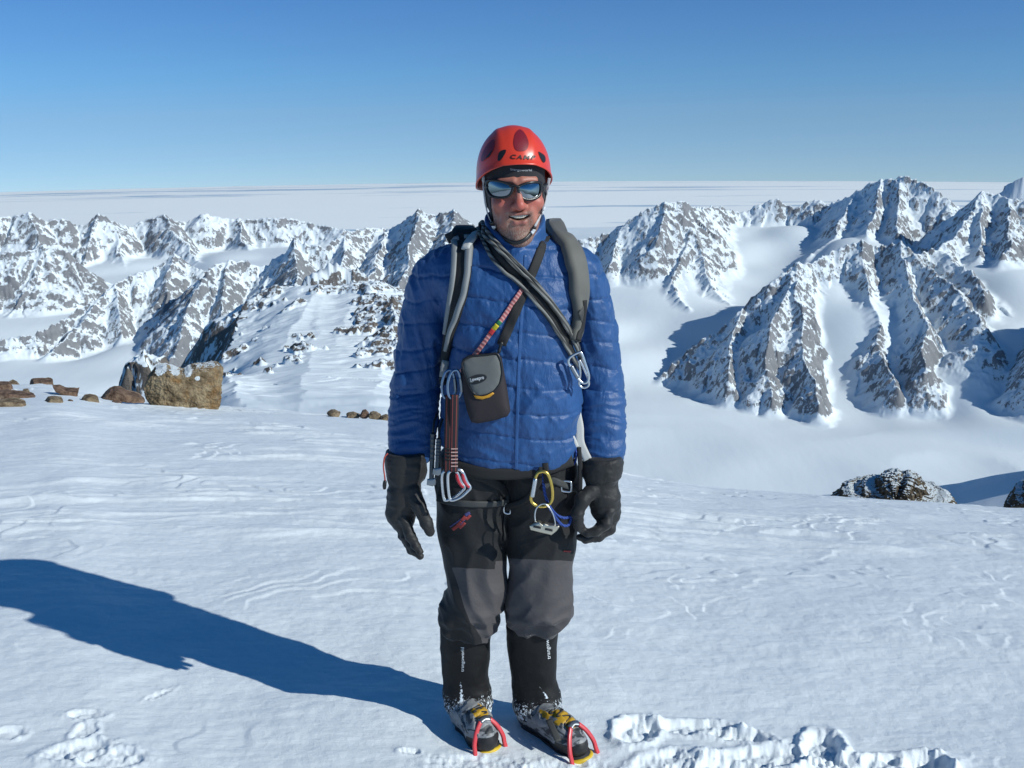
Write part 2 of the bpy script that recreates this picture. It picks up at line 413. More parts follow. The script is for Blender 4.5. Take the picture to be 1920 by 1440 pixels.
    # slope and curvature of the slightly smoothed ground decide where snow lies
    def blur(a, n):
        a = a.copy()
        for _ in range(n):
            a[1:-1, 1:-1] = (a[:-2, 1:-1] + a[2:, 1:-1] + a[1:-1, :-2] + a[1:-1, 2:] + 4 * a[1:-1, 1:-1]) / 8
        return a
    Zb = blur(Z, 2)
    dZr = np.gradient(Zb, axis=0) / np.gradient(RR, axis=0)
    dZa = np.gradient(Zb, axis=1) / (np.gradient(A, axis=1) * RR)
    slope = np.hypot(dZr, dZa)
    conv = Zb - blur(Zb, 10)
    rock = 0.34 * sstep(0.55, 1.7, slope) + 0.20 * np.clip(conv / (2.2 * big + 0.4 * (1 - big)), -1, 1) + 0.34 * fbm(X / 230, Y / 230, 3, 77) + 0.13 * np.clip(-(dZr * np.sin(A) + dZa * np.cos(A)) / (slope + 1e-6), -1, 1) * big
    rock = rock + 0.18 * sstep(0.75, 1.1, slope) + 0.10 * sstep(220, 20, Z - FLOOR) * big
    rock = rock * sstep(-6, 24, up) * sstep(0.32, 0.62, slope) + (sstep(0.32, 0.62, slope) - 1) * 0.6
    rock = np.where(big < 0.5, np.where(outc > 0.15, 0.34 * outc + 0.25 * sstep(0.35, 0.9, slope), rock + 0.03 - 0.16 * (RR < 520)), rock + 0.03 + 0.07 * (AZP < 900))
    V = np.stack([X, Y, Z], -1).reshape(-1, 3)
    fc = grid_faces(*shp)
    flat = (up < -25) & (RR > 1000)
    ff = flat.ravel()[fc].all(axis=1)
    for name, sel, mat in (('mountains', ~ff, M_MOUNT), ('glacier', ff, M_GLAC)):
        f = fc[sel]; used = np.zeros(len(V), bool); used[f] = True
        idx = np.cumsum(used) - 1
        o = mesh_np(name, V[used], idx[f][:, ::-1].copy(), mat)
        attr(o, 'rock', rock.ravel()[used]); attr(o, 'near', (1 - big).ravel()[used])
        tag(o, kind='structure')
build_terrain(1.0)
# frozen sea to the horizon: a cap of the round earth
mt = MT('sea_ice')
tc = mt.coord((1, 1, 1))
st = mt.noise(0.0005, mt.coord((0.22, 1.3, 1)), 8, 0.66, 0.5)
st2 = mt.noise(0.00006, mt.coord((0.7, 1.3, 1)), 4, 0.6, 0.4)
ld = mt.step(mt.math('ADD', st, mt.math('MULTIPLY', mt.math('SUBTRACT', st2, 0.5), 0.55)), 0.575, 0.63)
col = mt.mix(mt.noise(0.0002, mt.coord((0.2, 1, 1)), 6, 0.6), (0.90, 0.955, 0.965), (0.95, 0.985, 0.985))
mt.set(Base_Color=mt.mix(ld, col, (0.42, 0.56, 0.70)), Roughness=0.8, Specular_IOR_Level=0.1)
rs = np.concatenate([np.geomspace(3000, 30000, 60), np.linspace(31000, 48000, 100)])
aa = np.radians(np.linspace(-60, 70, 261))
A, RR = np.meshgrid(aa, rs)
Z = SEA_TOP - RR ** 2 / (2 * SEA_R) + 10 * fbm(RR * np.sin(A) / 2500, RR * np.cos(A) / 1200, 3, 3)
V = np.stack([RR * np.sin(A), RR * np.cos(A), Z], -1).reshape(-1, 3)
o = mesh_np('sea_ice', V, grid_faces(*A.shape)[:, ::-1].copy(), mt.m)
tag(o, kind='structure')

# the air between the summit and the frozen sea
hv = bpy.data.materials.new('mountain_air'); hv.use_nodes = True
hn = hv.node_tree.nodes; hn.remove(hn['Principled BSDF'])
pv = hn.new('ShaderNodeVolumePrincipled')
pv.inputs['Color'].default_value = (0.97, 1.0, 1.0, 1)
pv.inputs['Density'].default_value = HAZE
hv.node_tree.links.new(pv.outputs[0], hn['Material Output'].inputs['Volume'])
hb = np.array([(x, y, z) for x in (-52000, 52000) for y in (-400, 52000) for z in (-2480, 1300.0)], float)
o = mesh_np('haze', hb, [(0, 1, 3, 2), (4, 6, 7, 5), (0, 4, 5, 1), (2, 3, 7, 6), (0, 2, 6, 4), (1, 5, 7, 3)], hv, smooth=False)
tag(o, kind='stuff')
# ------------------------------------------------------------------ summit snowfield
Z_TOP = 0.12
CREST = [(-900, 740), (-300, 728), (0, 724), (60, 722), (120, 722), (160, 738), (200, 746), (240, 753), (300, 757), (400, 765), (520, 771), (620, 780), (730, 790), (830, 815),
         (960, 850), (1080, 874), (1165, 889), (1210, 899), (1330, 916), (1480, 927), (1560, 932), (1790, 947), (1880, 954), (1920, 957), (2300, 975), (3000, 985)]
_d = ray([c[0] for c in CREST], [c[1] for c in CREST])
_caz = np.degrees(np.arctan2(_d[:, 0], _d[:, 1]))
_ct = -_d[:, 2] / np.hypot(_d[:, 0], _d[:, 1])
_ca = np.linspace(-45, 45, 721)
_ck = np.interp(_ca, _caz, _ct)
_ck = np.convolve(np.pad(_ck, 10, 'edge'), np.ones(21) / 21, 'valid')
_ca = np.concatenate([[-180, -90], _ca, [90, 180]]); _ck = np.concatenate([[0.2, 0.24], _ck, [0.36, 0.2]])
def saw(q, w=0.16):
    f = q - np.floor(q); return np.where(f < 1 - w, f / (1 - w), (1 - f) / w) - 0.5
# broken crust and boot prints: px, py, half length, half width, angle, depth
PRINTS = [(1192, 1352, .085, .06, 60, .075), (1300, 1338, .13, .045, 5, .045), (1385, 1352, .10, .04, -12, .055), (1440, 1400, .16, .06, 10, .05), (1545, 1372, .10, .055, 70, .075),
          (1350, 1430, .14, .07, 0, .055), (1560, 1428, .13, .07, 25, .06), (1690, 1410, .15, .06, 10, .05), (1742, 1410, .07, .06, 80, .075), (1240, 1420, .10, .06, 30, .045),
          (160, 1385, .045, .035, 90, .028), (150, 1425, .09, .05, 20, .03), (205, 1440, .10, .05, 0, .03), (160, 1352, .06, .025, 0, .02), (15, 1390, .05, .03, 0, .02), (768, 1416, .03, .015, 0, .02),
          (300, 1300, .05, .012, 50, .012), (890, 1440, .12, .06, 0, .012), (1080, 1440, .12, .06, 0, .012)]
def base_z(x, y):
    r = np.hypot(x, y); az = np.degrees(np.arctan2(x, y))
    t = np.interp(az, _ca, _ck); k = t * t / (2 * (CAM_Z - Z_TOP))
    return Z_TOP - 0.5 * k * r * r
_pr = []
for px, py, a, b, ang, dp in PRINTS:
    d = ray(px, py); s = (CAM_Z - 0.02) / -d[2]
    _pr.append((d[0] * s, d[1] * s, a, b, R(ang), dp))
def ground_z(x, y):
    x = np.asarray(x, float); y = np.asarray(y, float)
    r = np.hypot(x, y)
    z = base_z(x, y)
    far = np.clip(r / 6.0, 0.5, 2.0)
    z = z + 0.020 * fbm(x / 1.3, y / 1.0, 3, 101)
    # long wind drawn ripples (along x on the left, turning down to the right on the right)
    th = np.interp(x / np.maximum(y, 0.5), [-0.6, 0.0, 0.5], [0.10, -0.15, -0.55])
    u = x * np.cos(th) + y * np.sin(th); v = -x * np.sin(th) + y * np.cos(th)
    wv = v + 0.10 * fbm(x / 0.9, y / 0.7, 3, 107)
    m1 = sstep(-0.25, 0.35, fbm(x / 2.2, y / 1.6, 3, 109))
    z = z + far * 0.0022 * m1 * ridged(u / 1.1, wv / 0.16, 4, 111, 0.55)
    # undercut ledges of wind crust
    q = fbm(x / 1.5, y / 1.1, 4, 121, 0.52) * 3.2 + 0.5 * v
    m2 = sstep(0.02, 0.30, fbm(x / 1.1, y / 0.9, 3, 131) + 0.16 * sstep(0.2, 0.9, x) - 0.05)
    z = z + 0.0075 * m2 * saw(q * 1.6, 0.14) * far
    q2 = fbm(x / 0.55, y / 0.5, 3, 141, 0.5) * 2.0 + 2.2 * (x * 0.9 + y * 0.35)
    m3 = sstep(0.12, 0.34, fbm(x / 0.75, y / 0.75, 2, 151)) * sstep(-0.2, 0.6, x)
    z = z + 0.0042 * m3 * saw(q2 * 1.5, 0.16)
    # bright sastrugi lips in the middle distance on the left
    m4 = sstep(0.02, 0.30, fbm(x / 3.0, y / 1.6, 3, 161)) * sstep(3.6, 5.5, r)
    z = z + 0.026 * m4 * np.maximum(0, ridged(u / 1.6, wv / 0.45, 4, 163, 0.55) - 0.75)
    z = z + 0.0026 * fbm(x / 0.10, y / 0.07, 4, 171, 0.6) + 0.0055 * fbm(x / 0.36, y / 0.22, 4, 175)
    # boot prints
    for cx, cy, a, b, an, dp in _pr:
        m = (np.abs(x - cx) < 0.35) & (np.abs(y - cy) < 0.35)
        if not np.any(m): continue
        dx, dy = x[m] - cx, y[m] - cy
        w = 0.26 * fbm(x[m] / 0.13, y[m] / 0.13, 3, 181, 0.5) + 0.16 * fbm(x[m] / 0.04, y[m] / 0.04, 2, 187, 0.5)
        e = np.sqrt(((dx * math.cos(an) + dy * math.sin(an)) / a) ** 2 + ((-dx * math.sin(an) + dy * math.cos(an)) / b) ** 2) + w
        lump = fbm(x[m] / 0.075, y[m] / 0.075, 3, 183, 0.55)
        pit = sstep(1.14, 0.72, e)
        z[m] = z[m] - 0.40 * dp * pit * (0.85 + 0.6 * lump) + 0.16 * dp * np.exp(-((e - 1.3) / 0.25) ** 2)
        z[m] = z[m] + 0.012 * np.maximum(0, fbm(x[m] / 0.05, y[m] / 0.05, 3, 189, 0.55) - 0.02) * sstep(1.9, 1.0, e)
        z[m] = z[m] + 0.0055 * fbm(x[m] / 0.024, y[m] / 0.024, 2, 191, 0.5) * sstep(1.7, 0.9, e)
    return z
def gz(x, y): return float(ground_z(np.array([x]), np.array([y]))[0])
mt = MT('wind_packed_snow')
pos = mt.coord()
mt.set(Base_Color=mt.mix(mt.noise(1.2, pos, 6, 0.6), (0.77, 0.84, 0.885), (0.835, 0.885, 0.915)), Roughness=0.55, Specular_IOR_Level=0.3)
mt.bump(mt.noise(190, pos, 4, 0.65), 0.42, 0.004)
mt.bump(mt.noise(34, mt.coord((0.6, 1.3, 1)), 5, 0.62), 0.30, 0.010)
mt.bump(mt.noise(7, mt.coord((0.35, 1.5, 1)), 4, 0.6), 0.14, 0.03)
M_SNOW = mt.m
az = np.concatenate([np.linspace(-180, -36, 40)[:-1], np.linspace(-36, -29, 30)[:-1], np.linspace(-29, 29, int(1000 * 1.0))[:-1], np.linspace(29, 36, 30)[:-1], np.linspace(36, 180, 40)[:-1]])
rr = np.concatenate([[0.01], np.geomspace(0.25, 1.9, 40)[:-1], np.geomspace(1.9, 20, int(880 * 1.0))[:-1], np.geomspace(20, 130, 60)])
A, RR = np.meshgrid(np.radians(az), rr)
X, Y = RR * np.sin(A), RR * np.cos(A)
V = np.stack([X, Y, ground_z(X, Y)], -1).reshape(-1, 3)
o = mesh_np('snow_ground', V, grid_faces(*A.shape, wrap=True)[:, ::-1].copy(), M_SNOW)
tag(o, kind='structure')
# snow shoulder beyond the right-hand crest, lying in the shade of the unseen crag
SH = [(1380, 940), (1480, 930), (1560, 929), (1680, 925), (1740, 915), (1800, 905), (1860, 891), (1920, 880), (2000, 862), (2200, 820), (2600, 780)]
d = ray([c[0] for c in SH], [c[1] for c in SH])
saz = np.arctan2(d[:, 0], d[:, 1]); st_ = -d[:, 2] / np.hypot(d[:, 0], d[:, 1])
az = np.linspace(saz[0], saz[-1], 260); rr = np.geomspace(14, 70, 120)
A, RR = np.meshgrid(az, rr)
tt = np.interp(A, saz, st_); rc = 27.0
Z = CAM_Z - rc * tt - 0.012 * (RR - rc) ** 2 - tt * (RR - rc) * 1.0
X, Y = RR * np.sin(A), RR * np.cos(A)
Z = Z + 0.12 * fbm(X / 5, Y / 5, 4, 201)
o = mesh_np('snow_slope', np.stack([X, Y, Z], -1).reshape(-1, 3), grid_faces(*A.shape)[:, ::-1].copy(), M_SNOW)
tag(o, kind='structure')
# ------------------------------------------------------------------ rocks of the summit
def rock_mat(name, c0, c1, c2, snow=None, scale=6.0):
    m = MT(name); pos = m.coord()
    n = m.noise(scale, pos, 7, 0.7)
    n2 = m.noise(scale * 0.35, pos, 4, 0.6, 1.0)
    col = m.mix(m.step(n, 0.32, 0.68), c0, c1)
    col = m.mix(m.step(n2, 0.5, 0.72), col, c2)
    cr = m.noise(scale * 7, m.coord((1, 1, 2)), 5, 0.7)
    col = m.mix(m.step(cr, 0.62, 0.75), col, tuple(c * 0.35 for c in c0))
    if snow:
        s = m.at('snow').outputs['Fac']
        k = m.step(m.math('ADD', s, m.math('MULTIPLY', m.math('SUBTRACT', m.noise(scale * 2.5, pos, 5, 0.7), 0.5), snow)), 0.46, 0.54)
        col = m.mix(k, col, (0.79, 0.865, 0.91))
    m.set(Base_Color=col, Roughness=0.85, Specular_IOR_Level=0.2)
    m.bump(m.noise(scale * 5, pos, 7, 0.72), 0.9, 0.05 / scale * 6)
    m.bump(cr, 0.5, 0.02)
    return m.m
M_TAN = rock_mat('tan_gneiss', (0.15, 0.105, 0.06), (0.48, 0.38, 0.24), (0.36, 0.20, 0.075), 0.10, 7.0)
M_TANS = rock_mat('tan_stone', (0.10, 0.07, 0.045), (0.42, 0.33, 0.22), (0.40, 0.27, 0.14), 0.3, 13.0)
M_BRN = rock_mat('brown_slab', (0.07, 0.042, 0.03), (0.33, 0.22, 0.155), (0.38, 0.28, 0.19), 0.3, 12.0)
M_DRK = rock_mat('dark_snowy_rock', (0.045, 0.04, 0.035), (0.21, 0.165, 0.11), (0.28, 0.22, 0.14), 0.75, 5.0)
M_CRAG = rock_mat('crag_rock', (0.05, 0.045, 0.042), (0.22, 0.18, 0.14), (0.3, 0.24, 0.18), 0.7, 1.5)
def ground_hit(px, py, rmax=13.6):
    d = ray(px, py); h = math.hypot(d[0], d[1])
    for r in np.arange(2.0, rmax, 0.05):
        p = d * (r / h)
        if CAM_Z + p[2] < float(base_z(p[0], p[1])): return r
    return None
def rock(name, outline, r, depth, mat, seed, box=3.0, amp=0.16, fa=2.2, snow_up=None, label=None, group=None, cat='rock', nth=150, nph=90, tilt=0.0, spots=(), bury=0, cuts=16, cut_d=(.52, .74)):
    """a stone whose face towards the valley edge follows the outline (pixels) at range r, rounded to a real depth"""
    if bury:                                      # set the stone into the snow where the photograph shows its foot
        yb_ = max(p[1] for p in outline); yt_ = min(p[1] for p in outline); xm_ = sum(p[0] for p in outline) / len(outline)
        r = ground_hit(xm_, yb_ - 2) or r
        outline = [(a, b + bury * max(0.0, (b - yt_) / (yb_ - yt_) - 0.6) / 0.4) for a, b in outline]
    P = np.array([at_r(px, py, r) for px, py in outline])
    c = P.mean(0); dirv = np.array([c[0], c[1], 0]); dirv /= np.linalg.norm(dirv)
    ex = np.array([dirv[1], -dirv[0], 0.0]); ez = np.array([0, 0, 1.0])
    q = np.stack([(P - c) @ ex, (P - c) @ ez], -1)
    q2 = np.vstack([q, q[:1]])
    seg = np.concatenate([[0], np.cumsum(np.hypot(*np.diff(q2, axis=0).T))])
    th = np.linspace(0, seg[-1], nth, endpoint=False)
    ox, oz = np.interp(th, seg, q2[:, 0]), np.interp(th, seg, q2[:, 1])
    ph = np.linspace(-np.pi / 2, np.pi / 2, nph)
    cs = np.abs(np.cos(ph)) ** (2 / box); sn = np.sign(np.sin(ph)) * np.abs(np.sin(ph)) ** (2 / box)
    X = cs[:, None] * ox[None]; Zz = cs[:, None] * oz[None]; D = (sn[:, None] * depth / 2) + 0 * X
    sz = max(np.ptp(q[:, 0]), 1e-3); 
    pos = np.stack([X, D, Zz], -1)
    pn = pos / sz * fa + seed * 3.3
    nrm = np.stack([X / sz, D / (depth + 1e-6), Zz / sz], -1); nrm /= np.linalg.norm(nrm, axis=-1, keepdims=True) + 1e-6
    n1 = gn3(pn, seed); n2 = gn3(pn * 2.3, seed + 1)
    fac = np.floor(n1 * 5) / 5 * 0.6 + n1 * 0.4                      # chipped, stepped faces
    disp = amp * sz * 0.5 * (0.7 * fac + 0.45 * n2 + 0.28 * fbm3(pn * 4.5, 4, seed + 2, 0.6))
    pos = pos + nrm * (disp * (0.35 + 0.65 * (1 - cs[:, None] ** 6)))[..., None]
    rg = np.random.default_rng(int(seed) * 7 + 3); hx, hd, hz_ = np.ptp(q[:, 0]) / 2, depth / 2, np.ptp(q[:, 1]) / 2
    for k in range(cuts):                                            # flat broken faces
        n_ = rg.normal(size=3) * np.array([1, 1.1, .9]); n_[1] = -abs(n_[1]) if k % 2 else n_[1]; n_ /= np.linalg.norm(n_)
        sup = abs(n_[0]) * hx + abs(n_[1]) * hd + abs(n_[2]) * hz_
        ex_ = pos @ n_ - sup * rg.uniform(*cut_d)
        pos = pos - np.maximum(0, ex_)[..., None] * n_ * 0.93
    pos = pos + nrm * (0.022 * sz * fbm3(pn * 7, 4, seed + 9, 0.62))[..., None]
    world_p = c + pos[..., 0:1] * ex + pos[..., 1:2] * dirv * 1.0 + pos[..., 2:3] * ez
    if tilt: world_p[..., 2] += tilt * pos[..., 1]
    V = world_p.reshape(-1, 3)
    loc = np.array([c[0], c[1], V[:, 2].min()])
    o = mesh_np(name, V - loc, grid_faces(nph, nth, wrap=True), mat, smooth=False)
    o.location = loc
    if snow_up is not None:
        me = o.data; nv = np.zeros(len(V) * 3, np.float32); me.vertices.foreach_get('normal', nv); nv = nv.reshape(-1, 3)
        if (nv * nrm.reshape(-1, 3) @ np.eye(3)).mean() < 0: pass
        s = sstep(snow_up - 0.3, snow_up + 0.3, nv[:, 2] if True else 0)
        for sx, sy, rad, val in spots:
            pp = at_r(sx, sy, r)
            dd = np.hypot((V - pp) @ ex, (V - pp) @ ez) * (1 + 0.5 * fbm3(V * 22, 2, 5))
            s = s + val * sstep(rad, rad * 0.6, dd)
        attr(o, 'snow', s)
    else: attr(o, 'snow', np.zeros(len(V)))
    tag(o, label, cat, group)
    return o
rock('boulder', [(271,738),(272,722),(281,704),(292,691),(306,686),(325,690),(343,696),(352,690),(366,685),(388,684),(402,681),(412,683),(418,691),(417,706),(413,722),(414,742),(408,764),(390,766),(372,768),(345,762),(318,760),(296,758),(280,748)],
     12.6, 0.62, M_TAN, 1, bury=16, box=4.2, amp=0.24, fa=2.4, snow_up=0.97, cuts=20, cut_d=(.66, .84), label='big tan boulder with snow patches on top, the largest rock left of the man', nth=420, nph=220,
     spots=((369,700,.035,1.0),(330,686,.075,.8),(300,686,.08,.9),(352,692,.05,.7)))
G = 'stones along the left snow crest'
SL = [
 ([(-22,734),(-20,718),(0,715),(18,712),(24,722),(20,736)], 15.2, .4, M_BRN, 'dark brown stone cut by the left edge of the photo, topmost there'),
 ([(16,727),(18,713),(24,709),(32,714),(38,722),(34,729)], 15.4, .25, M_TANS, 'small pointed tan stone just left of the flat reddish slab'),
 ([(46,724),(50,718),(62,711),(80,710),(99,711),(100,717),(96,724),(70,725)], 15.0, .45, M_BRN, 'flat reddish slab on the skyline, left of the long sloping dark slab'),
 ([(97,726),(98,719),(112,719),(124,727),(140,728),(157,732),(158,738),(152,741),(130,743),(116,743),(112,732)], 14.8, .4, M_BRN, 'long dark slab sloping down to the right along the crest'),
 ([(-20,744),(-18,735),(12,733),(45,735),(66,740),(81,745),(60,747),(20,747)], 13.6, .4, M_BRN, 'long low brown slab lying in the snow near the left edge'),
 ([(-20,764),(-16,749),(10,747),(36,747),(48,752),(51,762),(30,765)], 12.7, .35, M_TANS, 'tan stone at the left edge, lowest of the rocks in the snow'),
 ([(40,737),(44,729),(54,728),(56,735),(50,739)], 14.2, .2, M_TANS, 'tiny brown stone above the long low slab'),
 ([(81,752),(88,744),(102,743),(116,746),(119,752),(100,755)], 13.2, .3, M_TANS, 'small flat tan stone in the snow below the sloping dark slab'),
 ([(150,752),(158,741),(170,739),(184,743),(187,752),(168,755)], 13.4, .3, M_TANS, 'rough tan stone at the lower end of the sloping dark slab'),
 ([(186,749),(198,735),(206,726),(216,722),(227,725),(238,733),(262,739),(272,748),(240,754),(205,753)], 13.6, .5, M_BRN, 'dark slab with a tan peak lying in the shade left of the big boulder'),
 ([(206,757),(212,751),(224,751),(229,756),(218,759)], 12.8, .2, M_BRN, 'tiny flat brown stone below the slab beside the boulder'),
 ([(124,752),(130,749),(137,750),(138,754),(130,755)], 13.0, .12, M_BRN, 'pebble between two tan stones in the snow at left'),
]
for i, (ol, r_, dp, m_, lb) in enumerate(SL):
    yb = max(p[1] for p in ol); xm = sum(p[0] for p in ol) / len(ol)
    r_ = ground_hit(xm, yb - 3) or r_
    ol = [(a, yb - (yb - b) * .82) for a, b in ol]
    rock('stone', ol, r_, dp, m_, 20 + i, bury=5, box=4.5, amp=0.22, fa=2.6, cut_d=(.45, .80), cuts=22, label=lb, group=G, cat='stone', nth=90, nph=44)
G2 = 'small stones on the crest beside the arm'
SR = [([(613,777),(618,771),(628,770),(640,776),(642,780),(625,780)], 'leftmost small tan stone of the row at the man\'s right elbow'),
      ([(645,781),(652,776),(664,774),(676,779),(674,783),(656,784)], 'low flat stone, second from the left in the crest row'),
      ([(674,782),(680,771),(686,769),(692,776),(690,784)], 'pointed reddish stone in the middle of the crest row'),
      ([(688,781),(695,774),(706,775),(715,780),(716,785),(700,785)], 'brown stone just right of the pointed one in the crest row'),
      ([(708,790),(714,782),(724,779),(733,782),(738,790),(722,793)], 'rightmost stone of the crest row, touching the blue sleeve in the photo')]
for i, (ol, lb) in enumerate(SR):
    rock('stone', ol, 12.2 - 0.1 * i, .22, M_TANS if i != 2 else M_BRN, 50 + i, box=4.5, amp=0.22, cut_d=(.45, .80), cuts=22, label=lb, group=G2, cat='stone', nth=80, nph=40)
rock('outcrop', [(1545,960),(1556,935),(1574,922),(1583,912),(1595,909),(1606,914),(1622,904),(1640,905),(1655,893),(1672,885),(1684,886),(1692,894),(1704,888),(1718,894),(1726,904),(1735,918),(1748,924),(1760,928),(1778,928),(1790,934),(1797,950),(1797,975),(1660,985)],
     13.0, 1.1, M_DRK, 71, box=2.6, amp=0.30, fa=3.4, snow_up=0.80, label='dark lichen coloured outcrop streaked with snow beyond the right crest', cat='rock', nth=420, nph=200, cuts=16, cut_d=(.62, .86))
rock('outcrop', [(1876,985),(1882,950),(1888,934),(1898,926),(1903,915),(1916,912),(1930,902),(1960,905),(1985,930),(1996,985)],
     12.4, .8, M_DRK, 77, box=2.6, amp=0.26, fa=3.4, snow_up=0.72, label='dark rock cut by the right edge of the photo beyond the crest', cat='rock', nth=240, nph=120)
o = rock('unseen_crag', [(1940,990),(1955,900),(1985,830),(2020,760),(2080,680),(2150,620),(2300,570),(2420,600),(2480,700),(2500,1000)],  # crag out of view, added and heightened to shade the snow slope
     24.0, 6.0, M_CRAG, 83, box=2.6, amp=0.16, fa=5.0, snow_up=0.62, cat=None, nth=300, nph=140, cuts=8, cut_d=(.75, .9))
tag(o, kind='structure')
# ------------------------------------------------------------------ the climber
YM = 2.95                                    # distance of the standing man
class Field:
    """a signed-distance block that is turned into a mesh by naive surface nets"""
    def __init__(s, lo, hi, h):
        s.lo = np.array(lo, float); s.h = h
        n = np.ceil((np.array(hi) - s.lo) / h).astype(int) + 1
        s.x = (s.lo[0] + h * np.arange(n[0]))[:, None, None]
        s.y = (s.lo[1] + h * np.arange(n[1]))[None, :, None]
        s.z = (s.lo[2] + h * np.arange(n[2]))[None, None, :]
        s.shape = tuple(n)
    def sphere(s, c, r):
        return np.sqrt((s.x - c[0]) ** 2 + (s.y - c[1]) ** 2 + (s.z - c[2]) ** 2) - r
    def ell(s, c, r):
        k = np.sqrt(((s.x - c[0]) / r[0]) ** 2 + ((s.y - c[1]) / r[1]) ** 2 + ((s.z - c[2]) / r[2]) ** 2)
        return (k - 1) * min(r)
    def cone(s, a, b, ra, rb):
        a = np.array(a, float); b = np.array(b, float); d = b - a; L2 = d @ d
        t = np.clip(((s.x - a[0]) * d[0] + (s.y - a[1]) * d[1] + (s.z - a[2]) * d[2]) / L2, 0, 1)
        return np.sqrt((s.x - a[0] - t * d[0]) ** 2 + (s.y - a[1] - t * d[1]) ** 2 + (s.z - a[2] - t * d[2]) ** 2) - (ra + (rb - ra) * t)
    def chain(s, pts, k=0.006):
        r = None
        for (a, ra), (b, rb) in zip(pts[:-1], pts[1:]):
            q = s.cone(a, b, ra, rb); r = q if r is None else smin(r, q, k)
        return r
    def loft(s, tab, p=2.3, cap=0.01):
        """tab rows: z, cx, cy, rx, ry"""
        t = np.array(sorted(tab), float); z = s.z.ravel()
        v = [np.interp(z, t[:, 0], t[:, i])[None, None, :] for i in range(1, 5)]
        k = (np.abs((s.x - v[0]) / v[2]) ** p + np.abs((s.y - v[1]) / v[3]) ** p) ** (1 / p)
        d = (k - 1) * np.minimum(v[2], v[3])
        return smax(d, np.maximum(s.z - t[-1, 0], t[0, 0] - s.z) + 0 * d, cap)
def nets(F_, d):
    """field values -> vertices, quads"""
    n = d.shape; ins = d < 0
    c = [(i, j, k) for i in (0, 1) for j in (0, 1) for k in (0, 1)]
    sl = lambda o: tuple(slice(o[a], n[a] - 1 + o[a]) for a in range(3))
    cnt = sum(ins[sl(o)].astype(np.int8) for o in c)
    act = (cnt > 0) & (cnt < 8)
    idx = np.full(act.shape, -1, np.int64); ai = np.argwhere(act); idx[act] = np.arange(len(ai))
    acc = np.zeros((len(ai), 3)); num = np.zeros(len(ai))
    vals = {o: d[ai[:, 0] + o[0], ai[:, 1] + o[1], ai[:, 2] + o[2]] for o in c}
    for o in c:
        for ax in range(3):
            if o[ax]: continue
            o2 = list(o); o2[ax] = 1; o2 = tuple(o2)
            a, b = vals[o], vals[o2]; m = (a < 0) != (b < 0)
            t = np.where(m, a / np.where(a == b, 1, a - b), 0)
            p = np.tile(np.array(o, float), (len(ai), 1)); p[:, ax] += t
            acc[m] += p[m]; num[m] += 1
    V = F_.lo + F_.h * (ai + acc / np.maximum(num, 1)[:, None])
    Q = []
    for ax in range(3):
        u, w = (ax + 1) % 3, (ax + 2) % 3
        a = np.moveaxis(ins, ax, 0); cross = a[:-1] != a[1:]; flip = a[:-1]
        cross = np.moveaxis(cross, 0, ax); flip = np.moveaxis(flip, 0, ax)
        e = np.argwhere(cross)
        e = e[(e[:, u] > 0) & (e[:, w] > 0) & (e[:, u] < n[u] - 1) & (e[:, w] < n[w] - 1)]
        f = flip[e[:, 0], e[:, 1], e[:, 2]]
        def at(du, dw):
            q = e.copy(); q[:, u] -= du; q[:, w] -= dw; return idx[q[:, 0], q[:, 1], q[:, 2]]
        q = np.stack([at(1, 1), at(0, 1), at(0, 0), at(1, 0)], -1)
        q[~f] = q[~f][:, ::-1]
        Q.append(q)
    return V, np.concatenate(Q)
def vnormals(V, Qd):
    a, b, c, d = (V[Qd[:, i]] for i in range(4))
    nn = np.cross(c - a, d - b); N = np.zeros_like(V)
    for i in range(4):
        for k in range(3): N[:, k] += np.bincount(Qd[:, i], nn[:, k], len(V))
    return N / (np.linalg.norm(N, axis=1, keepdims=True) + 1e-12)
def relax(V, Qd, it=2, lam=0.5):
    E = np.concatenate([Qd[:, [i, (i + 1) % 4]] for i in range(4)]); E = np.concatenate([E, E[:, ::-1]])
    cn = np.bincount(E[:, 0], minlength=len(V))[:, None]
    for _ in range(it):
        S = np.stack([np.bincount(E[:, 0], V[E[:, 1], k], len(V)) for k in range(3)], -1)
        V = V + lam * (S / np.maximum(cn, 1) - V)
    return V
def bvh_of(V, Qd): return BVHTree.FromPolygons([tuple(v) for v in V.tolist()], [tuple(q) for q in Qd.tolist()])
def sec(py, xl, xr, yc, ry=None):
    a, b = at_y(xl, py, yc), at_y(xr, py, yc)
    rx = (b[0] - a[0]) / 2
    return ((a[2] + b[2]) / 2, (a[0] + b[0]) / 2, yc, rx, ry if ry else rx)
MAN = empty('person', (0.0, YM, 0.0))
tag(MAN, 'man in a red helmet, mirrored sunglasses and blue quilted jacket standing on the snow', 'person')
def part(name, V, faces, mat, parent=MAN, smooth=True):
    o = mesh_np(name, V - np.array([0, YM, 0]) if parent is MAN else V, faces, mat, parent, smooth)
    return o
def sub(name, V, faces, mat, parent, smooth=True):     # a sub-part; its parent sits at the man's origin
    return mesh_np(name, np.asarray(V) - np.array([0, YM, 0]), faces, mat, parent, smooth)

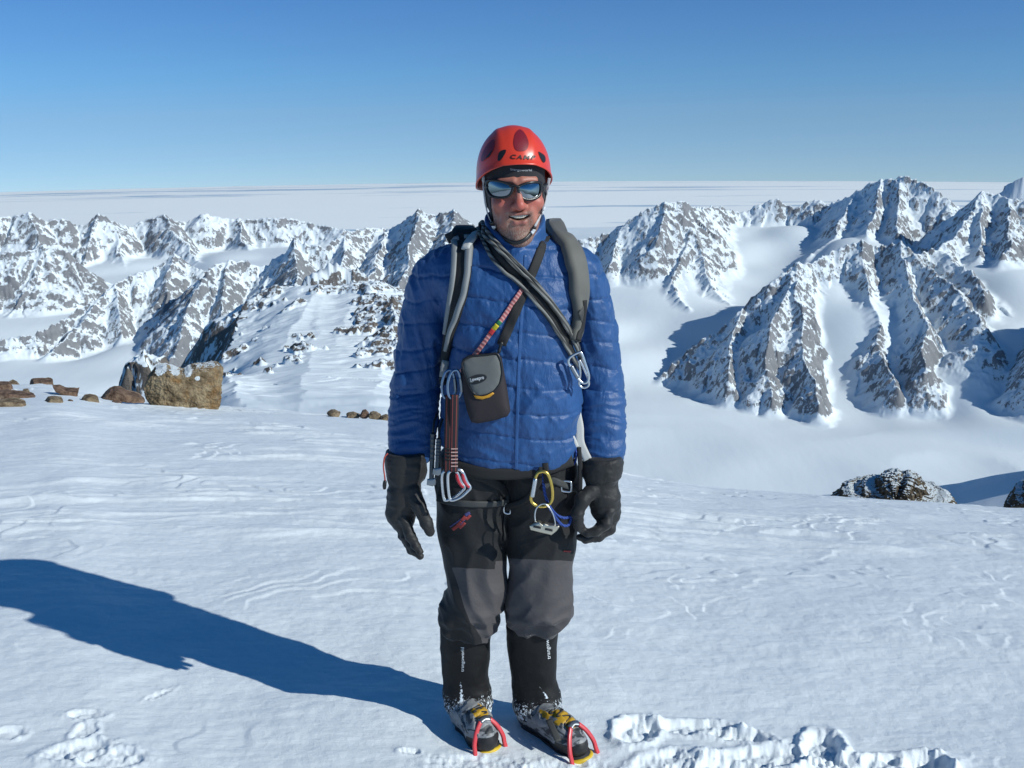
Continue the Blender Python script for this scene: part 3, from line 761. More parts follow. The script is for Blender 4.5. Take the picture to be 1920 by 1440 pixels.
# ---- jacket
def cloth_mat(name, col, rough, sheen=0.0, coat=0.0, weave=900, wstr=0.15, var=0.12, spec=0.5):
    m = MT(name); pos = m.coord()
    n = m.noise(14, pos, 5, 0.6)
    m.set(Base_Color=m.mix(n, tuple(c * (1 - var) for c in col), tuple(c * (1 + var) for c in col)),
          Roughness=rough, Sheen_Weight=sheen, Coat_Weight=coat, Specular_IOR_Level=spec)
    m.bump(m.noise(weave, pos, 2, 0.5), wstr, 0.0006)
    return m
m = cloth_mat('blue_nylon', (0.016, 0.075, 0.225), 0.47, 0.1, 0.0, 700, 0.10, 0.18, 0.42)
m.bump(m.noise(20, m.coord((1.5, 1.5, 0.8)), 5, 0.62, 1.2), 0.32, 0.012)
m.bump(m.noise(70, m.coord((2.2, 2.2, 0.5)), 4, 0.6), 0.22, 0.004)
M_BLUE = m.m
TORSO = [sec(437, 912, 1030, 2.99, .075), sec(452, 880, 1052, 2.99, .095), sec(468, 838, 1080, 2.985, .11), sec(490, 812, 1098, 2.98, .118), sec(520, 812, 1098, 2.970, .130), sec(560, 832, 1088, 2.962, .142),
         sec(600, 838, 1080, 2.957, .147), sec(650, 838, 1079, 2.953, .149), sec(700, 836, 1082, 2.952, .150), sec(750, 832, 1087, 2.952, .150), sec(800, 830, 1088, 2.955, .146),
         sec(840, 836, 1083, 2.957, .142), sec(866, 846, 1074, 2.96, .134), sec(884, 860, 1060, 2.965, .12)]
ARM_A = [sec(478, 812, 856, 3.000, .045), sec(490, 793, 862, 3.000, .058), sec(510, 778, 858, 3.000, .066), sec(540, 766, 850, 3.000, .068), sec(600, 754, 842, 3.000, .066), sec(660, 745, 833, 2.998, .064),
         sec(720, 736, 823, 2.985, .062), sec(770, 732, 818, 2.958, .061), sec(820, 731, 813, 2.932, .058), sec(848, 733, 806, 2.912, .054), sec(866, 738, 800, 2.905, .05)]
ARM_B = [sec(478, 1052, 1100, 3.000, .045), sec(492, 1048, 1117, 3.000, .058), sec(512, 1054, 1127, 3.000, .066), sec(540, 1062, 1137, 3.000, .068), sec(600, 1072, 1150, 3.000, .066), sec(660, 1083, 1160, 2.998, .064),
         sec(720, 1088, 1168, 2.985, .062), sec(770, 1089, 1171, 2.958, .061), sec(820, 1091, 1170, 2.932, .058), sec(850, 1093, 1167, 2.912, .054), sec(868, 1097, 1163, 2.905, .05)]
zs = lambda py, y=YM: at_y(960, py, y)[2]
def build_jacket():
    f = Field((-0.42, 2.76, zs(905)), (0.37, 3.17, zs(395)), 0.0037)
    t = f.loft(TORSO, 2.4, 0.02)
    a, b = f.loft(ARM_A, 2.1, 0.02), f.loft(ARM_B, 2.1, 0.02)
    k = np.interp(f.z, [zs(720), zs(600), zs(510)], [0.004, 0.012, 0.045])
    d = smin(smin(t, a, k), b, k)
    # hem: lower in the middle, rising to the sides
    xc = at_y(962, 880, 2.83)[0]
    hem = zs(886, 2.84) + 0.9 * (f.x - xc) ** 2 - 0.25 * (f.x - xc) * (f.x < xc) * 0.4
    inside = np.abs(f.x - xc) < 0.205
    d = np.where(inside & (f.z < zs(800)), smax(d, hem - f.z + 0 * d, 0.012), d)
    # collar: a tilted standing ring, open towards the chin
    cx, cz = at_y(966, 440, 2.93)[0], zs(440)
    top = cz + 0.012 + 0.40 * (f.y - 2.93) + 0.34 * np.abs(f.x - cx)
    ring = np.abs(np.sqrt(((f.x - cx) / 1.0) ** 2 + ((f.y - 2.955) / 1.12) ** 2) - (0.079 + 0.10 * np.maximum(0, cz - f.z))) - 0.009
    ring = smax(ring, f.z - top + 0 * ring, 0.008); ring = np.maximum(ring, zs(505) - f.z)
    d = smin(d, ring, 0.012)
    neck = np.sqrt((f.x - cx) ** 2 + ((f.y - 2.955) / 1.12) ** 2) - 0.068
    d = smax(d, -np.maximum(neck, zs(492) - f.z), 0.006)
    V, Q = nets(f, d); V = relax(V, Q, 2)
    N = vnormals(V, Q)
    x, y, z = V.T
    az_ = np.interp(z, [p[0] for p in sorted(ARM_A)], [p[1] + p[3] for p in sorted(ARM_A)])
    bz_ = np.interp(z, [p[0] for p in sorted(ARM_B)], [p[1] - p[3] for p in sorted(ARM_B)])
    armA = sstep(0.012, -0.012, x - az_); armB = sstep(-0.012, 0.012, x - bz_); arm = np.maximum(armA, armB)
    col = sstep(zs(462), zs(446), z)
    p = V * np.array([1, 1, 1.0])
    w1 = fbm3(p * 9, 3, 1)
    # quilting seams
    sp = np.where(arm > 0.5, 0.070, 0.078)
    zz = z + np.where(arm > 0.5, 0.02 * w1 + 0.12 * (np.where(armA > .5, -1, 1)) * (x - np.where(armA > .5, az_ - .055, bz_ + .055)), 0.012 * w1 + 0.02 * np.sin(9 * x))
    q = zz / sp; dq = np.abs(q - np.round(q)) * sp
    low = sstep(zs(680), zs(780), z) * arm
    seam = np.exp(-(dq / 0.0040) ** 2); puff = np.sqrt(np.clip(dq / (sp / 2), 0, 1))
    puck = np.exp(-(dq / 0.016) ** 2) * (1 - seam) * gn3(np.stack([x * 85, y * 85, z * 14], -1), 4)
    cen = np.abs(x - np.interp(z, [zs(880), zs(480)], [at_y(968, 880, 2.82)[0], at_y(984, 480, 2.86)[0]])) ; zipd = np.exp(-(cen / 0.008) ** 2) * (1 - arm) * (y < 2.95)
    sm_ = 0.75 + 0.5 * sstep(-.15, .3, gn3(p * 6, 21))
    disp = (1 - col) * ((1 - 0.55 * low) * sm_ * (0.0036 * puff - 0.0032 * seam + 0.0045 * puck))
    # soft folds: slanting on the chest and flanks, tight rolls in the lower sleeves
    rot = np.where(x < xc, 1.0, -1.0)
    u = np.stack([(x * 0.75 + rot * z * 0.66) * 13, y * 6, (z * 0.75 - rot * x * 0.66) * 5.0], -1)
    fold = 1 - np.abs(gn3(u, 7)) * 2.6
    disp += (1 - arm) * (1 - col) * 0.0090 * np.clip(fold, -0.4, 1) * (0.45 + 0.9 * sstep(0.1, -0.25, gn3(p * 5, 9)))
    f2 = 1 - np.abs(gn3(np.stack([(x * 0.9 - rot * z * 0.5) * 24 + 1.5 * w1, y * 14, (z * 0.9 + rot * x * 0.5) * 9], -1), 8)) * 3.2
    f3 = 1 - np.abs(gn3(np.stack([(x * 0.6 + rot * z * 0.8) * 36, y * 20, (z * 0.6 - rot * x * 0.8) * 12], -1), 10)) * 3.4
    disp += (1 - col) * (1 - 0.6 * low) * (0.0030 * np.clip(f2, -.1, 1) * sstep(-.15, .2, gn3(p * 6 + 3, 14)) + 0.0022 * np.clip(f3, -.1, 1) * sstep(-.1, .25, gn3(p * 8 + 7, 16)))
    v = np.stack([x * 9, y * 9, z * 42 + 1.6 * fbm3(p * 7, 2, 12)], -1)
    roll = 1 - np.abs(gn3(v, 11)) * 2.4
    disp += 0.0062 * roll * low + 0.0075 * arm * (1 - low) * np.clip(1 - np.abs(gn3(np.stack([x * 26 + z * 6, y * 16, z * 5], -1), 13)) * 2.6, -0.3, 1)
    bel = sstep(zs(780), zs(850), z) * (1 - arm)
    disp += bel * 0.006 * (1 - np.abs(gn3(np.stack([x * 8, y * 8, z * 24 + x * 9 * rot], -1), 15)) * 2.6)
    disp += 0.003 * fbm3(p * 22, 3, 17) * (1 - 0.5 * col)
    disp -= 0.002 * zipd
    V = V + N * disp[:, None]
    return V, Q
JV, JQ = build_jacket()
JACKET = part('jacket', JV, JQ[:, ::-1].copy() if False else JQ, M_BLUE)
J_BVH = bvh_of(JV, JQ)

# ---- trousers, two legs and the seat in one garment
YL, YK, YA = 2.965, 2.925, 2.975
LEG_A = [sec(848, 826, 960, YL, .115), sec(900, 821, 956, YL, .118), sec(950, 821, 951, YL, .108), sec(1000, 825, 949, 2.955, .098), sec(1035, 832, 947, 2.945, .094), sec(1070, 838, 947, 2.935, .09), sec(1105, 840, 946, YK, .09),
         sec(1130, 834, 942, YK, .09), sec(1150, 827, 936, 2.93, .087), sec(1168, 828, 927, 2.94, .08), sec(1186, 838, 916, 2.95, .066)]
LEG_B = [sec(848, 945, 1074, YL, .115), sec(900, 947, 1085, YL, .118), sec(950, 948, 1083, YL, .108), sec(1000, 949, 1079, 2.955, .098), sec(1035, 951, 1075, 2.945, .094), sec(1070, 952, 1070, 2.935, .09), sec(1100, 953, 1068, YK, .09),
         sec(1122, 953, 1071, YK, .09), sec(1142, 955, 1068, 2.93, .087), sec(1158, 956, 1059, 2.94, .08), sec(1176, 964, 1048, 2.95, .066)]
def trouser_mat():
    m = MT('softshell_black_and_grey'); pos = m.coord()
    g = m.at('grey').outputs['Fac']; s = m.at('snow').outputs['Fac']
    n = m.noise(12, pos, 5, 0.6)
    c = m.mix(m.step(g, 0.45, 0.55), m.mix(n, (0.006, 0.0063, 0.0072), (0.012, 0.0122, 0.0135)), m.mix(n, (0.055, 0.050, 0.052), (0.082, 0.075, 0.077)))
    sp = m.step(m.math('ADD', s, m.math('MULTIPLY', m.math('SUBTRACT', m.noise(95, pos, 4, 0.7), 0.5), 1.6)), 0.72, 0.80)
    m.set(Base_Color=m.mix(sp, c, (0.75, 0.82, 0.88)), Roughness=0.68, Sheen_Weight=0.06, Specular_IOR_Level=0.4)
    m.bump(m.noise(900, pos, 2), 0.2, 0.0006); m.bump(m.noise(18, m.coord((1, 1, 1.3)), 4, 0.6, 0.6), 0.35, 0.010)
    return m.m
M_TROUS = trouser_mat()
def build_trousers():
    f = Field((-0.27, 2.80, zs(1200)), (0.24, 3.12, zs(835)), 0.0042)
    a, b = f.loft(LEG_A, 2.15, 0.015), f.loft(LEG_B, 2.15, 0.015)
    k = np.interp(f.z, [zs(1045), zs(1000)], [0.004, 0.03])
    d = smin(a, b, k)
    V, Q = nets(f, d); V = relax(V, Q, 2); N = vnormals(V, Q); x, y, z = V.T
    px, py = to_px(V); p = V
    kn = sstep(zs(1070), zs(1150), z)
    leg = np.where(px < 949, 1.0, -1.0)
    disp = 0.006 * fbm3(p * np.array([7, 7, 5]), 3, 31)
    fo = 1 - np.abs(gn3(np.stack([x * 13 + leg * z * 7, y * 7, z * 6 - leg * x * 6], -1), 33)) * 2.6
    disp += 0.0165 * np.clip(fo, -0.3, 1) * (0.6 + 0.5 * kn)
    fo2 = 1 - np.abs(gn3(np.stack([x * 10, y * 10, z * 21 + leg * x * 9], -1), 35)) * 2.6
    disp += 0.015 * np.clip(fo2, -0.4, 1) * kn
    disp += 0.012 * sstep(0.1, 0.5, gn3(p * 7, 39)) * kn - 0.012 * kn
    V = V + N * disp[:, None]
    bound = np.where(px < 949, np.where(px > 925, 1051, 1062 + 0.05 * (px - 840)), 1046 + 0.04 * (px - 950))
    g = sstep(-3, 3, py - bound)
    g = g * np.where((px < 949), sstep(-4, 4, px - np.interp(py, [1050, 1085, 1130, 1165, 1190], [846, 856, 870, 884, 900])), 1.0)
    s = 0.55 * sstep(zs(1140), zs(1180), z) - 0.05
    return V, Q, g, s
TV, TQd, tg, ts = build_trousers()
TROUS = part('trousers', TV, TQd, M_TROUS); attr(TROUS, 'grey', tg); attr(TROUS, 'snow', ts)
T_BVH = bvh_of(TV, TQd)

# ---- gaiters
GA = [sec(1158, 836, 922, 2.95, .062), sec(1176, 828, 923, 2.955, .066), sec(1200, 827, 919, 2.96, .066), sec(1235, 829, 916, 2.965, .064), sec(1270, 832, 914, 2.965, .062), sec(1296, 833, 918, 2.96, .062), sec(1314, 835, 922, 2.95, .070), sec(1326, 838, 921, 2.945, .072)]
GB = [sec(1158, 956, 1046, 2.95, .062), sec(1172, 950, 1047, 2.955, .066), sec(1200, 952, 1044, 2.96, .066), sec(1240, 956, 1042, 2.965, .064), sec(1275, 960, 1043, 2.965, .062), sec(1300, 962, 1048, 2.96, .064), sec(1318, 963, 1052, 2.95, .072), sec(1332, 966, 1050, 2.945, .074)]
def gaiter_mat():
    m = MT('black_gaiter_nylon'); pos = m.coord(); s = m.at('snow').outputs['Fac']
    n = m.noise(20, pos, 5, 0.6)
    sp = m.step(m.math('ADD', s, m.math('MULTIPLY', m.math('SUBTRACT', m.noise(120, pos, 5, 0.75), 0.5), 1.5)), 0.70, 0.82)
    m.set(Base_Color=m.mix(sp, m.mix(n, (0.005, 0.005, 0.0055), (0.011, 0.011, 0.0115)), (0.72, 0.79, 0.85)), Roughness=0.6, Specular_IOR_Level=0.3)
    m.bump(m.noise(900, pos, 2), 0.15, 0.0006); m.bump(m.noise(22, pos, 4, 0.6, 0.5), 0.3, 0.008)
    return m.m
M_GAIT = gaiter_mat(); G_BVH = []; GAITERS = []
for tab, cx_, flip in ((GA, 872, 1), (GB, 1000, -1)):
    zz = [t[0] for t in tab]; xx = [t[1] for t in tab]
    f = Field((min(xx) - .1, 2.84, min(zz) - .02), (max(xx) + .1, 3.07, max(zz) + .02), 0.0035)
    d = f.loft(tab, 2.1, 0.006)
    V, Q = nets(f, d); V = relax(V, Q, 2); N = vnormals(V, Q)
    z = V[:, 2]; lo, hi = min(zz), max(zz)
    bot = sstep(lo + 0.10, lo + 0.01, z)
    disp = 0.004 * fbm3(V * 11, 3, 41) + 0.0055 * bot * (1 - np.abs(gn3(np.stack([V[:, 0] * 10, V[:, 1] * 10, z * 34], -1), 43)) * 2.4)
    disp += 0.004 * (1 - np.abs(gn3(np.stack([V[:, 0] * 12, V[:, 1] * 12, z * 12], -1), 45)) * 2.4)
    V = V + N * disp[:, None]
    o = part('gaiter', V, Q, M_GAIT)
    px, py = to_px(V)
    line = np.exp(-((px - np.interp(py, [1180, 1320], [857, 866])) / 3.0) ** 2) * (py > 1185) if flip == 1 else np.exp(-((px - np.interp(py, [1282, 1308], [1008, 1026])) / 2.5) ** 2) * (py > 1280) * (py < 1310)
    attr(o, 'snow', 0.74 * sstep(lo + 0.15, lo + 0.02, z) + 0.12 * sstep(hi - 0.03, hi, z) + 0.50 * line - 0.02)
    GAITERS.append(o); G_BVH.append(bvh_of(V, Q))

# ---- boots
def g_at(px, py):                              # where a pixel's ray meets the flat snow at the man's feet
    d = ray(px, py); k = CAM_Z / -d[2]; return np.array([d[0] * k, d[1] * k, 0.0])
def boot_mat():
    m = MT('mountain_boot'); pos = m.coord()
    y = m.at('yellow').outputs['Fac']; b = m.at('rand').outputs['Fac']; s = m.at('snow').outputs['Fac']
    n = m.noise(35, pos, 5, 0.65)
    c = m.mix(n, (0.12, 0.13, 0.14), (0.36, 0.37, 0.38))
    c = m.mix(m.step(m.noise(16, m.coord((1, 1, 2.5)), 3, 0.6, 1.2), 0.52, 0.58), c, (0.045, 0.05, 0.056))
    c = m.mix(m.step(y, 0.45, 0.55), c, (0.50, 0.29, 0.02))
    c = m.mix(m.step(b, 0.45, 0.55), c, (0.012, 0.012, 0.013))
    sp = m.step(m.math('ADD', s, m.math('MULTIPLY', m.math('SUBTRACT', m.noise(110, pos, 5, 0.75), 0.5), 1.4)), 0.72, 0.84)
    m.set(Base_Color=m.mix(sp, c, (0.75, 0.81, 0.87)), Roughness=0.5)
    m.bump(m.noise(60, pos, 4, 0.65), 0.3, 0.003)
    return m.m
M_BOOT = boot_mat()
M_SOLE = simple('black_rubber_sole', (0.016, 0.016, 0.017), 0.7, nscale=60)
M_LACE = simple('lace_cord', (0.02, 0.02, 0.02), 0.7)
def tube(pts, r, n=8, close=False):
    """a round rod along a list of points -> verts, faces (quads, capped with triangles fanned as quads)"""
    P = np.asarray(pts, float); m = len(P); r = np.broadcast_to(np.asarray(r, float), (m,))
    T = np.gradient(P, axis=0) if not close else np.roll(P, -1, 0) - np.roll(P, 1, 0)
    T /= np.linalg.norm(T, axis=1, keepdims=True) + 1e-12
    a = np.array([0, 0, 1.0]) if abs(T[0, 2]) < 0.8 else np.array([1.0, 0, 0])
    A_ = []; u = np.cross(T[0], a); u /= np.linalg.norm(u)
    for i in range(m):
        u = u - T[i] * (u @ T[i]); u /= np.linalg.norm(u) + 1e-12; A_.append(u)
    A_ = np.array(A_); B_ = np.cross(T, A_)
    th = np.linspace(0, 2 * np.pi, n, endpoint=False)
    V = P[:, None] + r[:, None, None] * (np.cos(th)[None, :, None] * A_[:, None] + np.sin(th)[None, :, None] * B_[:, None])
    fs = [tuple(x) for x in grid_faces(m + (1 if close else 0), n, True) % (m * n)]
    V = V.reshape(-1, 3)
    if not close:
        fs.append(tuple(range(n - 1, -1, -1))); fs.append(tuple(range((m - 1) * n, m * n)))
    return V, fs
def spline(pts, n=40, close=False):
    P = np.asarray(pts, float)
    if close: P = np.vstack([P[-1:], P, P[:2]])
    else: P = np.vstack([2 * P[0] - P[1], P, 2 * P[-1] - P[-2]])
    out = []; segs = len(P) - 3
    for t in np.linspace(0, segs, n, endpoint=not close):
        i = min(int(t), segs - 1); f = t - i; a, b, c, d = P[i:i + 4]
        out.append(0.5 * ((2 * b) + (c - a) * f + (2 * a - 5 * b + 4 * c - d) * f * f + (3 * b - a - 3 * c + d) * f ** 3))
    return np.array(out)
def join(parts):
    V, Fs, o = [], [], 0
    for v, f in parts:
        V.append(np.asarray(v)); Fs += [tuple(int(i) + o for i in q) for q in f]; o += len(v)
    return np.vstack(V), Fs
BOOTS = []
def build_boot(heel_px, toe_px, tab, side):
    h, t = g_at(*heel_px), g_at(*toe_px)
    dirv = (t - h) / np.linalg.norm(t - h); L = np.linalg.norm(t - h); rt = np.array([dirv[1], -dirv[0], 0.0])
    c0 = h.copy(); c0[2] = gz(h[0], h[1]) * 0.5 + gz(t[0], t[1]) * 0.5 - 0.012
    P = lambda s, r, z: c0 + dirv * s * L + rt * r + np.array([0, 0, z])
    ank = np.array([np.interp(0, [0], [0])]); top = tab[-1]
    az_, ax_, ay_ = tab[-1][0], tab[-1][1], tab[-1][2]
    allp = np.array([P(-.1, -.09, 0), P(-.1, .09, 0), P(1.1, -.09, 0), P(1.1, .09, 0)])
    f = Field(allp.min(0) - [.01, .01, 0.0], np.maximum(allp.max(0), [0, 3.06, 0]) + [.01, .01, .27], 0.0035)
    sh = [P(.10, 0, .085), P(.10, 0, .085)]
    d = f.chain([(P(.10, 0, .055), .043), (P(.45, 0, .06), .043), (P(.72, 0.004, .052), .047), (P(.86, 0.004, .044), .040)], 0.02)
    d = smin(d, f.cone(P(.12, 0, .07), (ax_, ay_ + .01, az_ + .02), .048, .052), 0.03)
    d = smin(d, f.cone(P(.62, 0, .078), (ax_, ay_ - .02, az_ - .01), .036, .046), 0.03)
    d = smax(d, (c0[2] + 0.016) - f.z + 0 * d, 0.004)
    V, Q = nets(f, d); V = relax(V, Q, 2); N = vnormals(V, Q)
    loc = V - c0; s = (loc @ dirv) / L; r = loc @ rt; z = loc[:, 2]
    V = V + N * (0.003 * fbm3(V * 24, 3, 51) + 0.0025 * np.sign(gn3(V * 30, 53)) * sstep(.055, .08, z))[:, None]
    rand = sstep(.048, .042, z) * sstep(.0, .1, s) + sstep(.90, .97, s) * sstep(.075, .06, z) + sstep(.62, .80, s) * sstep(.062, .056, z)
    tong = np.exp(-(r / 0.022) ** 2) * sstep(.45, .55, s) * sstep(.07, .085, z) * sstep(.84, .78, s)
    yel = np.where(tong > 0.35, 1.0, 0) + (np.abs(r - side * .028) < .008) * (s > .35) * (s < .7) * (z > .06) * (gn3(V * 22, 57) > 0)
    o = part('boot', V, Q, M_BOOT)
    attr(o, 'yellow', np.clip(yel, 0, 1)); attr(o, 'rand', np.clip(rand, 0, 1)); attr(o, 'snow', 0.52 * sstep(.75, .1, s) + 0.22 * sstep(.06, .12, z))
    tag(o)
    # sole: outline extruded, waisted
    ss = np.linspace(0, 1, 28); wid = np.interp(ss, [0, .06, .15, .4, .7, .85, .95, 1], [.012, .034, .042, .037, .050, .047, .034, .012])
    ol = [(a, w) for a, w in zip(ss, wid)] + [(a, -w) for a, w in zip(ss[::-1], wid[::-1])]
    m_ = len(ol); zz = [0.0, .004, .018, .023]; kk = [.94, 1, 1, .95]
    Vs = np.array([P(a * 1.02 - .01, w * k, q) for q, k in zip(zz, kk) for a, w in ol])
    fs = [tuple(x) for x in grid_faces(4, m_, True)] + [tuple(range(m_ - 1, -1, -1)), tuple(range(3 * m_, 4 * m_))]
    sub('sole', Vs, fs, M_SOLE, o)
    bv = bvh_of(V, Q)
    # laces zigzag over the tongue
    lp = []
    for i in range(7):
        q = P(.80 - .06 * i, (.020 if i % 2 else -.020), .25)
        hit = bv.ray_cast(Vector(q), Vector((0, 0, -1)))
        if hit[0] is not None: lp.append(np.array(hit[0]) + np.array([0, 0, .003]))
    if len(lp) > 2: sub('lace', *tube(spline(lp, 60), .0028, 6), M_LACE, o)
    BOOTS.append((o, P, L, bv, dirv, rt))
build_boot((868, 1362), (920, 1416), GA, -1)
build_boot((985, 1352), (1098, 1424), GB, 1)

# ---- head: modelled in a local frame (x to the viewer's right, y away from the viewer, z up)
HC = at_y(966, 352, 2.94)                      # between the ears, at eye height
YAW = R(4.5)                                     # turned a little to the viewer's right
HR = np.array(Matrix.Rotation(YAW, 3, 'Z') @ Matrix.Rotation(R(-2.0), 3, 'Y'))
def hw(p): return np.asarray(p, float) @ HR.T + HC
def skin_mat():
    m = MT('sunburnt_skin'); pos = m.coord()
    bd = m.at('beard').outputs['Fac']; lp = m.at('lip').outputs['Fac']; fl = m.at('flush').outputs['Fac']
    n = m.noise(45, pos, 5, 0.65)
    c = m.mix(n, (0.33, 0.122, 0.086), (0.49, 0.200, 0.142))
    c = m.mix(m.math('MULTIPLY', fl, 0.75), c, (0.50, 0.105, 0.08))
    c = m.mix(m.math('MULTIPLY', lp, 0.7), c, (0.34, 0.105, 0.09))
    st = m.step(m.noise(420, m.coord((1, 1, 0.35)), 3, 0.7), 0.42, 0.62)
    b = m.mix(st, (0.10, 0.062, 0.045), (0.34, 0.26, 0.21))
    c = m.mix(m.math('MULTIPLY', bd, m.math('ADD', 0.60, m.math('MULTIPLY', st, 0.3))), c, b)
    c = m.mix(m.at('mouth').outputs['Fac'], c, (0.035, 0.010, 0.009))
    m.set(Base_Color=c, Roughness=0.48, Specular_IOR_Level=0.45, Subsurface_Weight=0.08)
    m.b.inputs['Subsurface Radius'].default_value = (0.01, 0.004, 0.002)
    m.bump(m.noise(160, pos, 5, 0.65), 0.25, 0.0015)
    m.bump(m.math('MULTIPLY', bd, m.noise(600, pos, 2)), 0.6, 0.0018)
    return m.m
M_SKIN = skin_mat()
def build_head():
    f = Field((-0.105, -0.15, -0.30), (0.105, 0.13, 0.17), 0.0021)
    d = f.ell((0, 0.012, 0.045), (0.077, 0.102, 0.108))
    face = [(0.06, 0, -.010, .073, .082), (0.02, 0, -.012, .0745, .084), (-0.02, 0, -.012, .0745, .083), (-0.05, 0, -.012, .0725, .084), (-0.085, 0, -.016, .066, .082), (-0.115, 0, -.024, .057, .072), (-0.140, 0, -.036, .045, .055), (-0.158, 0, -.046, .030, .036)]
    d = smin(d, f.loft(face, 2.35, 0.018), 0.02)
    for sx in (-1, 1):
        d = smin(d, f.ell((sx * .046, -.072, -.040), (.026, .022, .020)), 0.022)        # cheekbones
        d = smin(d, f.cone((sx * .012, -.098, .022), (sx * .048, -.084, .022), .010, .008), 0.012)   # brows
        d = smin(d, f.cone((sx * .030, -.088, -.062), (sx * .040, -.080, -.095), .012, .011), 0.015)  # smile folds
        d = smax(d, -f.ell((sx * .031, -.104, .004), (.017, .012, .010)), 0.012)        # eye sockets
        d = smin(d, f.sphere((sx * .031, -.084, .003), .0135), 0.004)
        d = smin(d, f.ell((sx * .078, .012, -.012), (.008, .018, .030)), 0.006)         # ears
    d = smin(d, f.cone((0, -.097, .012), (0, -.119, -.040), .0085, .0125), 0.012)       # nose
    d = smin(d, f.sphere((0, -.1205, -.043), .0135), 0.008)
    for sx in (-1, 1): d = smin(d, f.sphere((sx * .0135, -.107, -.046), .0095), 0.007)
    d = smin(d, f.ell((0, -.078, -.142), (.026, .024, .020)), 0.018)                    # chin
    d = smin(d, f.chain([((-.036, -.082, -.0605), .0045), ((-.014, -.0985, -.0670), .0058), ((.014, -.0985, -.0670), .0058), ((.036, -.082, -.0605), .0045)]), 0.006)
    d = smin(d, f.chain([((-.033, -.083, -.0660), .004), ((-.012, -.0965, -.0900), .0065), ((.012, -.0965, -.0900), .0065), ((.033, -.083, -.0660), .004)]), 0.006)
    zc = f.z + .0780 - 6.5 * f.x ** 2
    d = smax(d, -((np.sqrt((f.x / .0310) ** 2 + ((f.y + .1015) / .0185) ** 2 + (zc / .0068) ** 2) - 1) * .0068), 0.003)                # parted lips
    nk = f.loft([(-.30, 0, .02, .072, .072), (-.24, 0, .018, .064, .064), (-.18, 0, .012, .060, .062), (-.10, 0, .012, .060, .066)], 2.0, .01)
    d = smin(d, nk, 0.025)
    V, Q = nets(f, d); V = relax(V, Q, 1, .4)
    x, y, z = V.T
    front = sstep(.0, -.05, y)
    beard = sstep(-.095, -.118, z) * sstep(-.205, -.175, z) * sstep(.045, -.01, y) 
    beard = np.maximum(beard, 0.75 * front * sstep(-.056, -.064, z) * sstep(-.118, -.10, z) * sstep(.045, .034, np.abs(x)))
    beard = np.maximum(beard, .6 * sstep(-.045, -.09, z) * sstep(.046, .060, np.abs(x)) * sstep(.05, .0, y)) * (z > -.22)
    lip = front * np.exp(-((z + .0915) / .006) ** 2) * sstep(.026, .016, np.abs(x)) + .8 * front * np.exp(-((z + .0680) / .0035) ** 2) * sstep(.028, .018, np.abs(x))
    beard = beard * (1 - np.clip(lip, 0, 1))
    flush = np.exp(-((x / .02) ** 2 + ((z + .04) / .022) ** 2)) * front + .8 * np.exp(-(((np.abs(x) - .048) / .022) ** 2 + ((z + .035) / .025) ** 2)) * front
    o = part('body', hw(V), Q, M_SKIN)
    attr(o, 'beard', np.clip(beard, 0, 1)); attr(o, 'lip', np.clip(lip, 0, 1)); attr(o, 'flush', np.clip(flush, 0, 1))
    attr(o, 'mouth', sstep(1.06, .94, np.sqrt((x / .0310) ** 2 + ((y + .1015) / .0185) ** 2 + ((z + .0780 - 6.5 * x * x) / .0068) ** 2)) * sstep(-.103, -.094, y))
    return o, V, Q
BODY, HV, HQ = build_head()
HW_ = hw(HV); H_BVH = bvh_of(HW_, HQ)
M_TEETH = simple('teeth', (0.62, 0.56, 0.46), 0.35, nscale=200, var=0.1)
# teeth: a curved row with gaps
tv = []
for i in range(-4, 5):
    a0 = (i - .46) * .0058; a1 = (i + .46) * .0058
    arc = lambda a: -.0985 + 11.0 * a * a; sm = lambda a: 6.5 * a * a
    h = .0070 if abs(i) < 3 else .0056
    q = [(a0, arc(a0), -.0715 + sm(a0)), (a1, arc(a1), -.0715 + sm(a1)), (a1, arc(a1), -.0715 + sm(a1) - h), (a0, arc(a0), -.0715 + sm(a0) - h)]
    bck = [(a, b + .004, c) for a, b, c in q]
    tv.append((hw(q + bck), [(3, 2, 1, 0), (4, 5, 6, 7), (0, 1, 5, 4), (2, 3, 7, 6), (1, 2, 6, 5), (3, 0, 4, 7)]))
v, fcs = join(tv)
part('teeth', v, fcs, M_TEETH, smooth=False)
# ---- thin cap under the helmet
M_CAP = cloth_mat('black_cap_fleece', (0.012, 0.012, 0.015), 0.8, 0.15, weave=1200).m
f = Field((-0.105, -0.125, -0.11), (0.105, 0.14, 0.17), 0.0024)
d = smin(f.ell((0, 0.012, 0.045), (0.0825, 0.1055, 0.113)), f.loft([(0.08, 0, -.008, .0785, .090), (0.02, 0, -.008, .0800, .089), (-0.03, 0, -.004, .0800, .085), (-0.075, 0, .01, .074, .080), (-0.11, 0, .014, .068, .068)], 2.35, 0.01), 0.02)
d = smin(d, f.ell((-.080, .012, -.015), (.011, .022, .036)), .01); d = smin(d, f.ell((.080, .012, -.015), (.011, .022, .036)), .01)
lowz = np.interp(f.y, [-.095, -.070, -.045, -.020, .03, .12], [.019, .015, -.006, -.066, -.088, -.098])
d = smax(d, lowz - f.z + 0 * d, 0.004)
V, Q = nets(f, d); V = relax(V, Q, 1)
CAP = part('cap', hw(V), Q, M_CAP); C_BVH = bvh_of(hw(V), Q)
